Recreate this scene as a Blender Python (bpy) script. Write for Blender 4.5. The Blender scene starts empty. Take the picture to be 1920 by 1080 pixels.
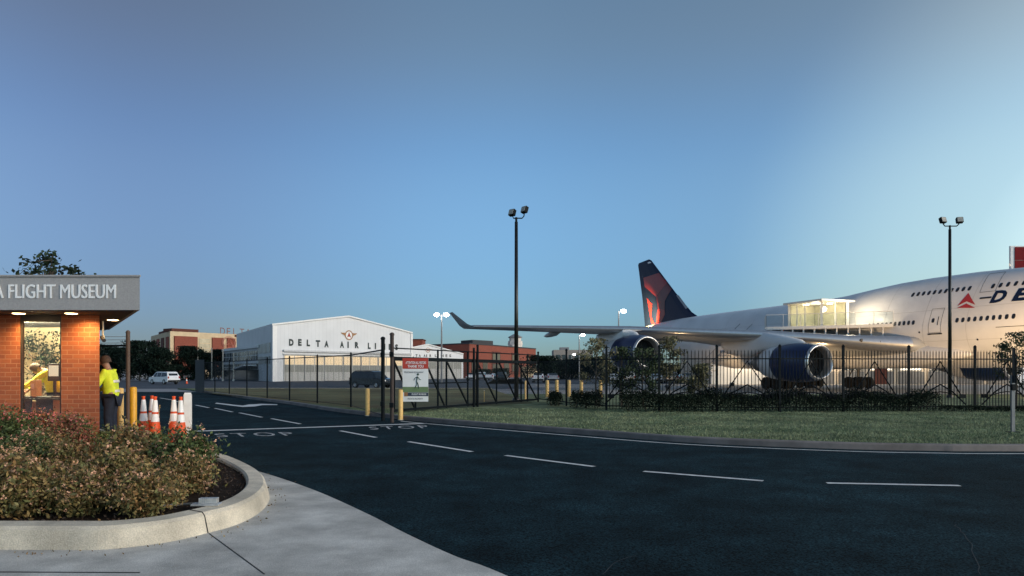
import bpy, bmesh, math, random
import numpy as np
from mathutils import Vector, Matrix, Euler

random.seed(11)
R = math.radians
SC = bpy.context.scene
COL = SC.collection
F, HZ, CAMH = 1330.0, 698.0, 1.7

# ------------------------------------------------------------------ camera
cam_d = bpy.data.cameras.new('camera'); cam = bpy.data.objects.new('camera', cam_d); COL.objects.link(cam)
cam.location = (0, 0, CAMH); cam.rotation_euler = (R(90), 0, 0)
cam_d.sensor_width = 36.0; cam_d.lens = 36.0 * F / 1920.0
cam_d.shift_y = (HZ - 540.0) / 1920.0
cam_d.clip_end = 6000; cam_d.clip_start = 0.05
SC.camera = cam

# ------------------------------------------------------------------ sky, sun, exposure
SUN_AZ, SUN_EL = 118.0, 14.0          # degrees to the right of the view axis, above the horizon
w = bpy.data.worlds.new('World'); SC.world = w; w.use_nodes = True
nt = w.node_tree; nt.nodes.clear()
wo = nt.nodes.new('ShaderNodeOutputWorld'); bg = nt.nodes.new('ShaderNodeBackground')
sky = nt.nodes.new('ShaderNodeTexSky'); sky.sky_type = 'NISHITA'; sky.sun_disc = False
sky.sun_elevation = R(SUN_EL); sky.sun_rotation = R(SUN_AZ)
sky.air_density = 1.0; sky.dust_density = 0.6; sky.ozone_density = 4.0
tcw = nt.nodes.new('ShaderNodeTexCoord'); spw = nt.nodes.new('ShaderNodeSeparateXYZ'); nt.links.new(tcw.outputs['Generated'], spw.inputs[0])
def sky_ramp(sock, lo, hi, stops):
    mr = nt.nodes.new('ShaderNodeMapRange'); mr.inputs[1].default_value = lo; mr.inputs[2].default_value = hi; nt.links.new(sock, mr.inputs[0])
    cr = nt.nodes.new('ShaderNodeValToRGB'); cr.color_ramp.interpolation = 'B_SPLINE' if False else 'EASE'
    els = cr.color_ramp.elements
    for i, (p, c) in enumerate(stops):
        e = els[i] if i < 2 else els.new(p)
        e.position = (p - lo) / (hi - lo); e.color = (c[0] / 2, c[1] / 2, c[2] / 2, 1)
    nt.links.new(mr.outputs[0], cr.inputs[0]); return cr.outputs[0]
def sky_mul(a, b):
    m = nt.nodes.new('ShaderNodeMix'); m.data_type = 'RGBA'; m.blend_type = 'MULTIPLY'; m.inputs[0].default_value = 1.0
    nt.links.new(a, m.inputs[6]); nt.links.new(b, m.inputs[7])
    m2 = nt.nodes.new('ShaderNodeMix'); m2.data_type = 'RGBA'; m2.blend_type = 'MULTIPLY'; m2.inputs[0].default_value = 1.0; m2.inputs[7].default_value = (2, 2, 2, 1)
    nt.links.new(m.outputs[2], m2.inputs[6]); return m2.outputs[2]
# hand-set tint gains over the sky: greyer overhead and to the left, paler toward the glow on the right
g_el = sky_ramp(spw.outputs[2], 0.0, 1.0, [(0.0, (.35, .46, .58)), (1.0, (1.0, .80, .64)), (.28, (.80, .82, .79)), (.45, (.96, .78, .62))])
g_az = sky_ramp(spw.outputs[0], -1.0, 1.0, [(-1.0, (.7, .55, .52)), (1.0, (1.5, 1.2, 1.05)), (-.5, (.64, .53, .56)), (0.05, (1, 1, 1)), (.42, (1.10, 1.05, 1.0)), (.6, (1.2, 1.08, 1.0))])
vd = nt.nodes.new('ShaderNodeVectorMath'); vd.operation = 'DOT_PRODUCT'; vd.inputs[1].default_value = Vector((.72, .69, .06)).normalized(); nt.links.new(tcw.outputs['Generated'], vd.inputs[0])
g_gl = sky_ramp(vd.outputs['Value'], -1.0, 1.0, [(-1.0, (1, 1, 1)), (1.0, (3.0, 2.2, 1.6)), (.86, (1, 1, 1)), (.965, (1.9, 1.55, 1.22))])
g_bk = sky_ramp(spw.outputs[1], -1.0, 1.0, [(-1.0, (1.9, 1.9, 1.75)), (1.0, (1, 1, 1)), (-.3, (1.9, 1.9, 1.75)), (.3, (1, 1, 1))])  # added fill: sky brightened behind the camera to light the foreground
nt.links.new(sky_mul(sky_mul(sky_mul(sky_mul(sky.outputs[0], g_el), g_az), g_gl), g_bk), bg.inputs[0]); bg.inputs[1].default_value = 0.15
nt.links.new(bg.outputs[0], wo.inputs[0])
sd = bpy.data.lights.new('sun', 'SUN'); sd.energy = 0.9; sd.angle = R(20); sd.color = (1.0, 0.91, 0.82)
so = bpy.data.objects.new('sun', sd); COL.objects.link(so)
_d = Vector((math.sin(R(SUN_AZ)) * math.cos(R(SUN_EL + 6)), math.cos(R(SUN_AZ)) * math.cos(R(SUN_EL + 6)), math.sin(R(SUN_EL + 6))))
so.rotation_euler = _d.to_track_quat('Z', 'Y').to_euler()
SC.view_settings.view_transform = 'Standard'; SC.view_settings.look = 'None'
SC.view_settings.gamma = 1.0; SC.view_settings.exposure = 0.66
SC.cycles.max_bounces = 6; SC.cycles.transparent_max_bounces = 16
SC.cycles.sample_clamp_indirect = 4.0
SC.cycles.use_denoising = True

# ------------------------------------------------------------------ measuring helpers
def gp(px, py, z=0.0):
    d = (CAMH - z) * F / (py - HZ)
    return Vector(((px - 960.0) * d / F, d, z))
def dp(px, py, d):
    return Vector(((px - 960.0) * d / F, d, CAMH + (HZ - py) * d / F))
def hz(py, d): return CAMH + (HZ - py) * d / F

# ------------------------------------------------------------------ materials
MATS = {}
def mat(name, col, rough=0.7, metal=0.0, var=0.12, scale=3.0, bump=0.0, bscale=None, spec=0.5, col2=None, emit=None, estr=0.0, detail=6.0, island=0.0, coord='Object', trans=0.0, stretch=None, speck=None, wear=None):
    if name in MATS: return MATS[name]
    m = bpy.data.materials.new(name); m.use_nodes = True; N = m.node_tree.nodes; L = m.node_tree.links
    b = N['Principled BSDF']; b.inputs['Roughness'].default_value = rough; b.inputs['Metallic'].default_value = metal
    b.inputs['Specular IOR Level'].default_value = spec
    tc = N.new('ShaderNodeTexCoord'); src = tc.outputs[coord]
    if stretch:
        mp = N.new('ShaderNodeMapping'); mp.inputs['Scale'].default_value = stretch
        L.new(src, mp.inputs[0]); src = mp.outputs[0]
    no = N.new('ShaderNodeTexNoise'); no.inputs['Scale'].default_value = scale; no.inputs['Detail'].default_value = detail
    no.inputs['Roughness'].default_value = 0.6
    L.new(src, no.inputs['Vector'])
    mx = N.new('ShaderNodeMix'); mx.data_type = 'RGBA'
    c1 = [c * (1 - var) for c in col]; c2 = col2 if col2 else [min(1, c * (1 + var)) for c in col]
    mx.inputs[6].default_value = (*c1, 1); mx.inputs[7].default_value = (*c2, 1)
    rm = N.new('ShaderNodeMapRange'); rm.inputs[1].default_value = 0.33; rm.inputs[2].default_value = 0.67
    L.new(no.outputs['Fac'], rm.inputs[0]); L.new(rm.outputs[0], mx.inputs[0])
    out = mx.outputs[2]
    if island:
        ge = N.new('ShaderNodeNewGeometry'); hs = N.new('ShaderNodeHueSaturation')
        mr = N.new('ShaderNodeMapRange'); mr.inputs[3].default_value = 1 - island; mr.inputs[4].default_value = 1 + island
        L.new(ge.outputs['Random Per Island'], mr.inputs[0]); L.new(mr.outputs[0], hs.inputs['Value'])
        L.new(out, hs.inputs['Color']); out = hs.outputs[0]
    for q in (speck, wear):
        if not q: continue
        sc_, lo_, hi_ = q
        n3 = N.new('ShaderNodeTexNoise'); n3.inputs['Scale'].default_value = sc_; n3.inputs['Detail'].default_value = 3 if q is speck else 7; L.new(src, n3.inputs['Vector'])
        r3 = N.new('ShaderNodeMapRange'); r3.inputs[1].default_value = .38; r3.inputs[2].default_value = .68; r3.inputs[3].default_value = lo_; r3.inputs[4].default_value = hi_; L.new(n3.outputs['Fac'], r3.inputs[0])
        h3 = N.new('ShaderNodeHueSaturation'); L.new(r3.outputs[0], h3.inputs['Value']); L.new(out, h3.inputs['Color']); out = h3.outputs[0]
    L.new(out, b.inputs['Base Color'])
    if bump:
        n2 = N.new('ShaderNodeTexNoise'); n2.inputs['Scale'].default_value = bscale or scale * 6; n2.inputs['Detail'].default_value = 4
        L.new(src, n2.inputs['Vector'])
        bu = N.new('ShaderNodeBump'); bu.inputs['Strength'].default_value = bump; bu.inputs['Distance'].default_value = 0.02
        L.new(n2.outputs['Fac'], bu.inputs['Height']); L.new(bu.outputs[0], b.inputs['Normal'])
    if emit:
        b.inputs['Emission Color'].default_value = (*emit, 1); b.inputs['Emission Strength'].default_value = estr
    if trans: b.inputs['Transmission Weight'].default_value = trans
    MATS[name] = m
    return m

def brick_mat(name, c1, c2, mortar, bw, bh, face='XZ', msize=0.012):
    m = bpy.data.materials.new(name); m.use_nodes = True; N = m.node_tree.nodes; L = m.node_tree.links
    b = N['Principled BSDF']; b.inputs['Roughness'].default_value = 0.85
    tc = N.new('ShaderNodeTexCoord'); sp = N.new('ShaderNodeSeparateXYZ'); cb = N.new('ShaderNodeCombineXYZ')
    L.new(tc.outputs['Object'], sp.inputs[0])
    if face == 'XZ':
        ad = N.new('ShaderNodeMath'); ad.operation = 'ADD'
        L.new(sp.outputs[0], ad.inputs[0]); L.new(sp.outputs[1], ad.inputs[1]); L.new(ad.outputs[0], cb.inputs[0])
    L.new(sp.outputs[2], cb.inputs[1])
    br = N.new('ShaderNodeTexBrick'); br.inputs['Scale'].default_value = 1.0
    br.inputs['Brick Width'].default_value = bw; br.inputs['Row Height'].default_value = bh; br.inputs['Mortar Size'].default_value = msize
    br.inputs['Color1'].default_value = (*c1, 1); br.inputs['Color2'].default_value = (*c2, 1); br.inputs['Mortar'].default_value = (*mortar, 1)
    br.inputs['Bias'].default_value = 0.0
    L.new(cb.outputs[0], br.inputs['Vector'])
    no = N.new('ShaderNodeTexNoise'); no.inputs['Scale'].default_value = 2.5; no.inputs['Detail'].default_value = 5; L.new(tc.outputs['Object'], no.inputs[0])
    hs = N.new('ShaderNodeHueSaturation'); mr = N.new('ShaderNodeMapRange'); mr.inputs[3].default_value = 0.75; mr.inputs[4].default_value = 1.25
    L.new(no.outputs['Fac'], mr.inputs[0]); L.new(mr.outputs[0], hs.inputs['Value']); L.new(br.outputs['Color'], hs.inputs['Color'])
    L.new(hs.outputs[0], b.inputs['Base Color'])
    bu = N.new('ShaderNodeBump'); bu.inputs['Strength'].default_value = 0.6; bu.inputs['Distance'].default_value = 0.01; bu.invert = True
    L.new(br.outputs['Fac'], bu.inputs['Height']); L.new(bu.outputs[0], b.inputs['Normal'])
    MATS[name] = m; return m

def stripe_mat(name, col, period, depth=0.5, axis='U', dark=0.75, rough=0.5, metal=0.0):
    """ribbed sheet metal: vertical ribs through bump + thin darker seams"""
    m = bpy.data.materials.new(name); m.use_nodes = True; N = m.node_tree.nodes; L = m.node_tree.links
    b = N['Principled BSDF']; b.inputs['Roughness'].default_value = rough; b.inputs['Metallic'].default_value = metal
    tc = N.new('ShaderNodeTexCoord'); sp = N.new('ShaderNodeSeparateXYZ'); L.new(tc.outputs['Object'], sp.inputs[0])
    ad = N.new('ShaderNodeMath'); ad.operation = 'ADD'
    if axis == 'U': L.new(sp.outputs[0], ad.inputs[0]); L.new(sp.outputs[1], ad.inputs[1])
    else: L.new(sp.outputs[2], ad.inputs[0]); ad.inputs[1].default_value = 0
    mu = N.new('ShaderNodeMath'); mu.operation = 'MULTIPLY'; mu.inputs[1].default_value = 1 / period; L.new(ad.outputs[0], mu.inputs[0])
    fr = N.new('ShaderNodeMath'); fr.operation = 'FRACT'; L.new(mu.outputs[0], fr.inputs[0])
    lt = N.new('ShaderNodeMath'); lt.operation = 'LESS_THAN'; lt.inputs[1].default_value = 0.12; L.new(fr.outputs[0], lt.inputs[0])
    mx = N.new('ShaderNodeMix'); mx.data_type = 'RGBA'; mx.inputs[6].default_value = (*col, 1); mx.inputs[7].default_value = (*[c * dark for c in col], 1)
    L.new(lt.outputs[0], mx.inputs[0])
    no = N.new('ShaderNodeTexNoise'); no.inputs['Scale'].default_value = 0.35; no.inputs['Detail'].default_value = 6; L.new(tc.outputs['Object'], no.inputs[0])
    hs = N.new('ShaderNodeHueSaturation'); mr = N.new('ShaderNodeMapRange'); mr.inputs[3].default_value = 0.86; mr.inputs[4].default_value = 1.1
    L.new(no.outputs['Fac'], mr.inputs[0]); L.new(mr.outputs[0], hs.inputs['Value']); L.new(mx.outputs[2], hs.inputs['Color'])
    L.new(hs.outputs[0], b.inputs['Base Color'])
    MATS[name] = m; return m

def glass_mat(name, tint=(0.8, 0.85, 0.85), clear=0.75, rough=0.05):
    m = bpy.data.materials.new(name); m.use_nodes = True; N = m.node_tree.nodes; L = m.node_tree.links
    N.clear(); o = N.new('ShaderNodeOutputMaterial'); t = N.new('ShaderNodeBsdfTransparent'); g = N.new('ShaderNodeBsdfGlossy'); mx = N.new('ShaderNodeMixShader')
    t.inputs[0].default_value = (*tint, 1); g.inputs['Roughness'].default_value = rough; g.inputs[0].default_value = (0.9, 0.9, 0.9, 1)
    lw = N.new('ShaderNodeLayerWeight'); lw.inputs[0].default_value = 0.3
    mr = N.new('ShaderNodeMapRange'); mr.inputs[3].default_value = (1 - clear) * 0.25; mr.inputs[4].default_value = 0.9
    L.new(lw.outputs['Fresnel'], mr.inputs[0]); L.new(mr.outputs[0], mx.inputs[0])
    L.new(t.outputs[0], mx.inputs[1]); L.new(g.outputs[0], mx.inputs[2]); L.new(mx.outputs[0], o.inputs[0])
    MATS[name] = m; return m

def link_mesh_mat(name, col, pitch=0.06, wire=0.16, solid=0.0):
    """woven chain link: diamonds cut out of a sheet"""
    m = bpy.data.materials.new(name); m.use_nodes = True; N = m.node_tree.nodes; L = m.node_tree.links
    b = N['Principled BSDF']; b.inputs['Base Color'].default_value = (*col, 1); b.inputs['Roughness'].default_value = 0.6
    tc = N.new('ShaderNodeTexCoord'); sp = N.new('ShaderNodeSeparateXYZ'); L.new(tc.outputs['UV'], sp.inputs[0])
    def M(op, a, bb):
        n = N.new('ShaderNodeMath'); n.operation = op
        for k, v in enumerate((a, bb)):
            if v is None: continue
            if isinstance(v, (int, float)): n.inputs[k].default_value = v
            else: L.new(v, n.inputs[k])
        return n.outputs[0]
    a = M('LESS_THAN', M('FRACT', M('MULTIPLY', M('ADD', sp.outputs[0], sp.outputs[1]), 1 / pitch), None), wire)
    c = M('LESS_THAN', M('FRACT', M('MULTIPLY', M('SUBTRACT', sp.outputs[0], sp.outputs[1]), 1 / pitch), None), wire)
    al = M('MAXIMUM', M('MAXIMUM', a, c), solid)
    L.new(al, b.inputs['Alpha'])
    MATS[name] = m; return m

# ------------------------------------------------------------------ object helpers
def tag(o, label=None, cat=None, group=None, kind=None):
    if label: o['label'] = label
    if cat: o['category'] = cat
    if group: o['group'] = group
    if kind: o['kind'] = kind
    return o
def thing(name, label, cat, loc=(0, 0, 0), rz=0.0, group=None):
    o = bpy.data.objects.new(name, None); COL.objects.link(o); o.location = loc; o.rotation_euler = (0, 0, rz)
    o.empty_display_size = 0.2
    return tag(o, label, cat, group)
def worldloc(o):
    v = Vector((0, 0, 0))
    while o: v += o.location; o = o.parent
    return v
def link(name, me, m, parent=None, smooth=False, world=True, loc=None):
    o = bpy.data.objects.new(name, me); COL.objects.link(o)
    if m is not None:
        for x in (m if isinstance(m, (list, tuple)) else [m]): me.materials.append(x)
    if parent:
        if world:
            me.transform(Matrix.Translation(-worldloc(parent)))
        o.parent = parent
    elif loc is not None:
        me.transform(Matrix.Translation(-Vector(loc))); o.location = loc
    if smooth: me.polygons.foreach_set('use_smooth', [True] * len(me.polygons))
    return o
def copy_tree(o, parent=None):
    c = o.copy(); COL.objects.link(c); c.parent = parent
    for ch in o.children: copy_tree(ch, c)
    return c

class MB:
    def __init__(s): s.v = []; s.f = []; s.mi = []; s.uv = {}
    def add(s, vs, fs, mi=0):
        b = len(s.v); s.v += [tuple(x) for x in vs]
        for f in fs: s.f.append([b + i for i in f]); s.mi.append(mi)
        return s
    def box(s, c, d, rz=0.0, mi=0, M=None):
        hx, hy, h = d[0] / 2, d[1] / 2, d[2] / 2
        vs = [Vector((x, y, z)) for z in (-h, h) for x, y in ((-hx, -hy), (hx, -hy), (hx, hy), (-hx, hy))]
        m = (M or Matrix.Rotation(rz, 4, 'Z')); cc = Vector(c)
        return s.add([m @ v + cc for v in vs], [(3, 2, 1, 0), (4, 5, 6, 7), (0, 1, 5, 4), (1, 2, 6, 5), (2, 3, 7, 6), (3, 0, 4, 7)], mi)
    def prism(s, pts, z0, z1, mi=0):
        n = len(pts)
        a = sum(pts[i][0] * pts[(i + 1) % n][1] - pts[(i + 1) % n][0] * pts[i][1] for i in range(n))
        if a < 0: pts = pts[::-1]
        vs = [(p[0], p[1], z0) for p in pts] + [(p[0], p[1], z1) for p in pts]
        return s.add(vs, [tuple(range(n - 1, -1, -1)), tuple(range(n, 2 * n))] + [(i, (i + 1) % n, n + (i + 1) % n, n + i) for i in range(n)], mi)
    def tube(s, pts, rad, n=8, mi=0, cap=True):
        pts = [Vector(p) for p in pts]; rs = rad if isinstance(rad, (list, tuple)) else [rad] * len(pts)
        vs = []; fs = []; up = None
        for i, p in enumerate(pts):
            d = (pts[min(i + 1, len(pts) - 1)] - pts[max(i - 1, 0)]).normalized()
            a = d.cross(Vector((0, 0, 1)) if abs(d.z) < 0.95 else Vector((1, 0, 0))).normalized()
            if up is not None and a.dot(up) < 0: a = -a
            up = a; b = d.cross(a)
            vs += [p + (a * math.cos(2 * math.pi * k / n) + b * math.sin(2 * math.pi * k / n)) * rs[i] for k in range(n)]
        for i in range(len(pts) - 1):
            for k in range(n):
                q = (k + 1) % n; fs.append((i * n + k, i * n + q, (i + 1) * n + q, (i + 1) * n + k))
        if cap: fs += [tuple(range(n - 1, -1, -1)), tuple((len(pts) - 1) * n + k for k in range(n))]
        return s.add(vs, fs, mi)
    def bar(s, p, q, wd, mi=0, hgt=None):
        p, q = Vector(p), Vector(q); d = q - p; L = d.length
        m = d.to_track_quat('X', 'Z').to_matrix().to_4x4()
        return s.box((p + q) / 2, (L, wd, hgt or wd), M=m, mi=mi)
    def lathe(s, prof, M=Matrix.Identity(4), n=24, mi=0, close=False):
        """profile [(r,z)...] revolved about local Z"""
        vs = [M @ Vector((r * math.cos(2 * math.pi * k / n), r * math.sin(2 * math.pi * k / n), z)) for r, z in prof for k in range(n)]
        fs = []
        for i in range(len(prof) - 1):
            for k in range(n):
                q = (k + 1) % n; fs.append((i * n + k, i * n + q, (i + 1) * n + q, (i + 1) * n + k))
        if close: fs += [tuple(range(n - 1, -1, -1)), tuple((len(prof) - 1) * n + k for k in range(n))]
        return s.add(vs, fs, mi)
    def loft(s, rings, mi=0, cap=True, closed=True):
        n = len(rings[0]); vs = [p for r in rings for p in r]; fs = []
        for i in range(len(rings) - 1):
            for k in range(n if closed else n - 1):
                q = (k + 1) % n; fs.append((i * n + k, i * n + q, (i + 1) * n + q, (i + 1) * n + k))
        if cap: fs += [tuple(range(n - 1, -1, -1)), tuple((len(rings) - 1) * n + k for k in range(n))]
        return s.add(vs, fs, mi)
    def mesh(s, name, bevel=0.0, segs=1, fix=True):
        me = bpy.data.meshes.new(name); me.from_pydata(s.v, [], s.f)
        me.polygons.foreach_set('material_index', s.mi)
        if fix or bevel:
            bm = bmesh.new(); bm.from_mesh(me)
            if bevel: bmesh.ops.bevel(bm, geom=[e for e in bm.edges if len(e.link_faces) == 2 and e.calc_face_angle(0) > 0.5], offset=bevel, segments=segs, affect='EDGES', clamp_overlap=True)
            bmesh.ops.recalc_face_normals(bm, faces=bm.faces)
            bm.to_mesh(me); bm.free()
        return me
    def build(s, name, m, parent=None, smooth=False, bevel=0.0, world=True, loc=None, segs=1, fix=True):
        return link(name, s.mesh(name, bevel, segs, fix), m, parent, smooth, world, loc)

def sheet(name, pts, z, m, parent=None, kind='structure', thick=0.0, label=None, cat=None):
    mb = MB()
    if thick: mb.prism(pts, z - thick, z)
    else:
        n = len(pts); a = sum(pts[i][0] * pts[(i + 1) % n][1] - pts[(i + 1) % n][0] * pts[i][1] for i in range(n))
        if a < 0: pts = pts[::-1]
        mb.add([(p[0], p[1], z) for p in pts], [tuple(range(n))])
    me = mb.mesh(name); bm = bmesh.new(); bm.from_mesh(me); bmesh.ops.triangulate(bm, faces=[f for f in bm.faces if len(f.verts) > 4]); bm.to_mesh(me); bm.free()
    o = link(name, me, m, parent)
    if kind and not parent: o['kind'] = kind
    return tag(o, label, cat)

def sweep(name, path, prof, m, parent=None, kind=None, seg=None):
    """profile [(inward offset, z)] swept along a ground path, offset to the LEFT of travel"""
    mb = MB(); rings = []
    P = [Vector((p[0], p[1])) for p in path]
    for i, p in enumerate(P):
        d = (P[min(i + 1, len(P) - 1)] - P[max(i - 1, 0)]).normalized(); nrm = Vector((-d.y, d.x))
        rings.append([(p.x + nrm.x * o, p.y + nrm.y * o, z) for o, z in prof])
    mb.loft(rings)
    o = mb.build(name, m, parent)
    if kind: o['kind'] = kind
    return o

def smooth_path(pts, n=8):
    P = [Vector((p[0], p[1])) for p in pts]; out = []
    for i in range(len(P) - 1):
        a, b, c, d = P[max(i - 1, 0)], P[i], P[i + 1], P[min(i + 2, len(P) - 1)]
        for k in range(n):
            t = k / n
            out.append(0.5 * ((2 * b) + (-a + c) * t + (2 * a - 5 * b + 4 * c - d) * t * t + (-a + 3 * b - 3 * c + d) * t ** 3))
    out.append(P[-1]); return out

def text_mesh(s, size=1.0, bold=0.0, xs=1.0, extrude=0.0, spacing=1.0, italic=0.0, align='LEFT'):
    cu = bpy.data.curves.new('txt', 'FONT'); cu.body = s; cu.size = size; cu.offset = bold; cu.extrude = extrude
    cu.space_character = spacing; cu.shear = italic; cu.align_x = align; cu.resolution_u = 3
    ob = bpy.data.objects.new('txt', cu); COL.objects.link(ob)
    dg = bpy.context.evaluated_depsgraph_get(); me = bpy.data.meshes.new_from_object(ob.evaluated_get(dg))
    bpy.data.objects.remove(ob); bpy.data.curves.remove(cu)
    me.transform(Matrix.Diagonal((xs, 1, 1, 1)))
    return me
def fit_text(s, width, capheight, **k):
    """text with exact width and capital height, lower-left corner at the origin, in the XY plane"""
    me = text_mesh(s, 1.0, **k)
    xs = [v.co.x for v in me.vertices]; ys = [v.co.y for v in me.vertices]
    me.transform(Matrix.Diagonal((width / (max(xs) - min(xs)), capheight / (max(ys) - min(ys)), 1, 1)) @ Matrix.Translation((-min(xs), -min(ys), 0)))
    return me
def wall_matrix(A, B, u, z, out=0.0):
    """XY-plane drawing -> on the wall from A to B (seen with A on the left), u metres from A"""
    d = (Vector((B[0], B[1], 0)) - Vector((A[0], A[1], 0))).normalized(); n = Vector((d.y, -d.x, 0))
    o = Vector((A[0], A[1], 0)) + d * u + n * out; o.z = z
    return Matrix(((d.x, 0, n.x, o.x), (d.y, 0, n.y, o.y), (0, 1, 0, o.z), (0, 0, 0, 1)))
def wbox(mb, A, B, u0, u1, z0, z1, o0, o1, mi=0):
    M = wall_matrix(A, B, 0, 0)
    vs = [M @ Vector((u, z, o)) for o in (o0, o1) for u, z in ((u0, z0), (u1, z0), (u1, z1), (u0, z1))]
    return mb.add(vs, [(3, 2, 1, 0), (4, 5, 6, 7), (0, 1, 5, 4), (1, 2, 6, 5), (2, 3, 7, 6), (3, 0, 4, 7)], mi)
def wpoly(mb, M, pts, mi=0, thick=0.0):
    n = len(pts)
    if not thick: return mb.add([M @ Vector((p[0], p[1], 0)) for p in pts], [tuple(range(n))], mi)
    vs = [M @ Vector((p[0], p[1], z)) for z in (0, thick) for p in pts]
    return mb.add(vs, [tuple(range(n - 1, -1, -1)), tuple(range(n, 2 * n))] + [(i, (i + 1) % n, n + (i + 1) % n, n + i) for i in range(n)], mi)

def leaf_cloud(name, C, size, seed=0, aspect=0.55, flat=0.0):
    """one small folded leaf per centre"""
    rng = np.random.default_rng(seed); n = len(C); C = np.asarray(C, dtype=float)
    a = rng.normal(size=(n, 3)); a[:, 2] = a[:, 2] * (1 - flat) ; a /= np.linalg.norm(a, axis=1)[:, None]
    b = rng.normal(size=(n, 3)); b -= (b * a).sum(1)[:, None] * a; b /= np.linalg.norm(b, axis=1)[:, None]
    s = (size * rng.uniform(0.6, 1.3, n))[:, None]
    V = np.stack([C - a * s, C + b * s * aspect, C + a * s, C - b * s * aspect], 1).reshape(-1, 3)
    me = bpy.data.meshes.new(name); me.vertices.add(4 * n); me.vertices.foreach_set('co', V.ravel())
    me.loops.add(4 * n); me.loops.foreach_set('vertex_index', np.arange(4 * n)); me.polygons.add(n)
    me.polygons.foreach_set('loop_start', np.arange(0, 4 * n, 4)); me.update(calc_edges=True); me.validate()
    return me

# ================================================================== THE SETTING
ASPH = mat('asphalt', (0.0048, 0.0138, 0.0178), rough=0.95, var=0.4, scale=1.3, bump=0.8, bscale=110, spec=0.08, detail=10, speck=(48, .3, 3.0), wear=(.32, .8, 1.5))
APRON = mat('apron_asphalt', (0.22, 0.22, 0.225), rough=0.9, var=0.2, scale=0.25, detail=8, spec=0.3)
DARKP = mat('dark_pavement', (0.045, 0.055, 0.07), rough=0.9, var=0.2, scale=0.2, detail=8, spec=0.3)
CONC = mat('concrete', (0.54, 0.52, 0.47), rough=0.9, var=0.22, scale=1.6, bump=0.4, bscale=120, spec=0.3, detail=12, speck=(90, .82, 1.15), wear=(.8, .86, 1.08))
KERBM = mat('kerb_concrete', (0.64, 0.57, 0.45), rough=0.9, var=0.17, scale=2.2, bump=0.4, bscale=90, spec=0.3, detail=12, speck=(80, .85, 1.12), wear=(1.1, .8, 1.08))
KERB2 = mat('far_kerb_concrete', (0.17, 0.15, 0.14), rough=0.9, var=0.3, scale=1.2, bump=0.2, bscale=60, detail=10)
PAINT = mat('road_paint', (0.62, 0.62, 0.60), rough=0.7, var=0.22, scale=9, detail=8)
GRASSB = mat('lawn_soil', (0.155, 0.215, 0.12), wear=(.5, .78, 1.14), rough=1.0, var=0.5, scale=0.7, bump=0.8, bscale=60, spec=0.1, detail=10, col2=(0.24, 0.27, 0.15))
GRASSL = mat('grass_blade', (0.17, 0.25, 0.13), wear=(.5, .78, 1.14), rough=0.8, var=0.35, scale=0.6, spec=0.15, island=0.5, col2=(0.27, 0.30, 0.17))
FIELD = mat('dry_field_grass', (0.22, 0.165, 0.08), rough=1.0, wear=(.12, .7, 1.3), var=0.4, scale=0.22, spec=0.1, detail=10, col2=(0.17, 0.18, 0.09))
MULCH = mat('mulch', (0.028, 0.018, 0.012), rough=1.0, var=0.5, scale=14, bump=1.0, bscale=40, spec=0.1, detail=8)

sheet('ground', [(-900, -60), (900, -60), (900, 1800), (-900, 1800)], 0.0, APRON)
sheet('hangar_pavement', [(-75, 73), (2, 73), (2, 178), (-75, 160)], 0.004, DARKP)
sheet('aircraft_stand', [(3, 53), (90, 51), (90, 99.8), (3, 99.8)], 0.006, mat('stand_concrete', (0.30, 0.28, 0.25), rough=0.9, var=0.15, scale=0.4, detail=8))
sheet('parking_lot', [(-4, 103), (60, 103), (60, 190), (-4, 190)], 0.004, DARKP)

kpts = [gp(*p) for p in ((1920, 847), (1750, 846), (1560, 842), (1300, 831), (1100, 816), (960, 805), (850, 796), (760, 788), (700, 781), (620, 771), (540, 758), (470, 749), (400, 739), (368, 735))]
kerb_path = smooth_path([(34, 15.6), (22, 15.25)] + [(p.x, p.y) for p in kpts], 6)      # right -> left; lawn lies on its right-hand side
near = [(9.5, -9), (3.2, 1.0), (1.2, 3.9)] + [(p.x, p.y) for p in (gp(*q) for q in ((945, 1080), (850, 1044), (760, 1002), (690, 966), (600, 925), (520, 896), (460, 879)))] + [(-5.55, 13.35)]
near_path = smooth_path(near, 6)
road_pts = [(p.x, p.y) for p in kerb_path] + [(-60, 61), (-60, 24)] + [(-16.5, 21.2), (-12, 19.6), (-9.4, 17.6), (-7.0, 15.6)] + [(p.x, p.y) for p in near_path][::-1] + [(34, -9)]
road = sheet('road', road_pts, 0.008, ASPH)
# concrete apron in front of the planter (left of the road edge)
sheet('concrete_apron', [(p.x, p.y) for p in near_path] + [(-16, 20.5), (-30, 18), (-30, -9)], 0.014, CONC)
for nm, a, b, wd in (('apron_joint', gp(392, 1003), gp(496, 1080), 0.012), ('apron_joint', gp(-200, 1075), gp(262, 1077), 0.022)):
    mb = MB(); mb.bar((a.x, a.y, 0.0152), (b.x, b.y, 0.0152), wd, hgt=0.004)
    o = mb.build(nm, mat('joint_tar', (0.03, 0.03, 0.03), rough=1.0)); o['kind'] = 'structure'

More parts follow.
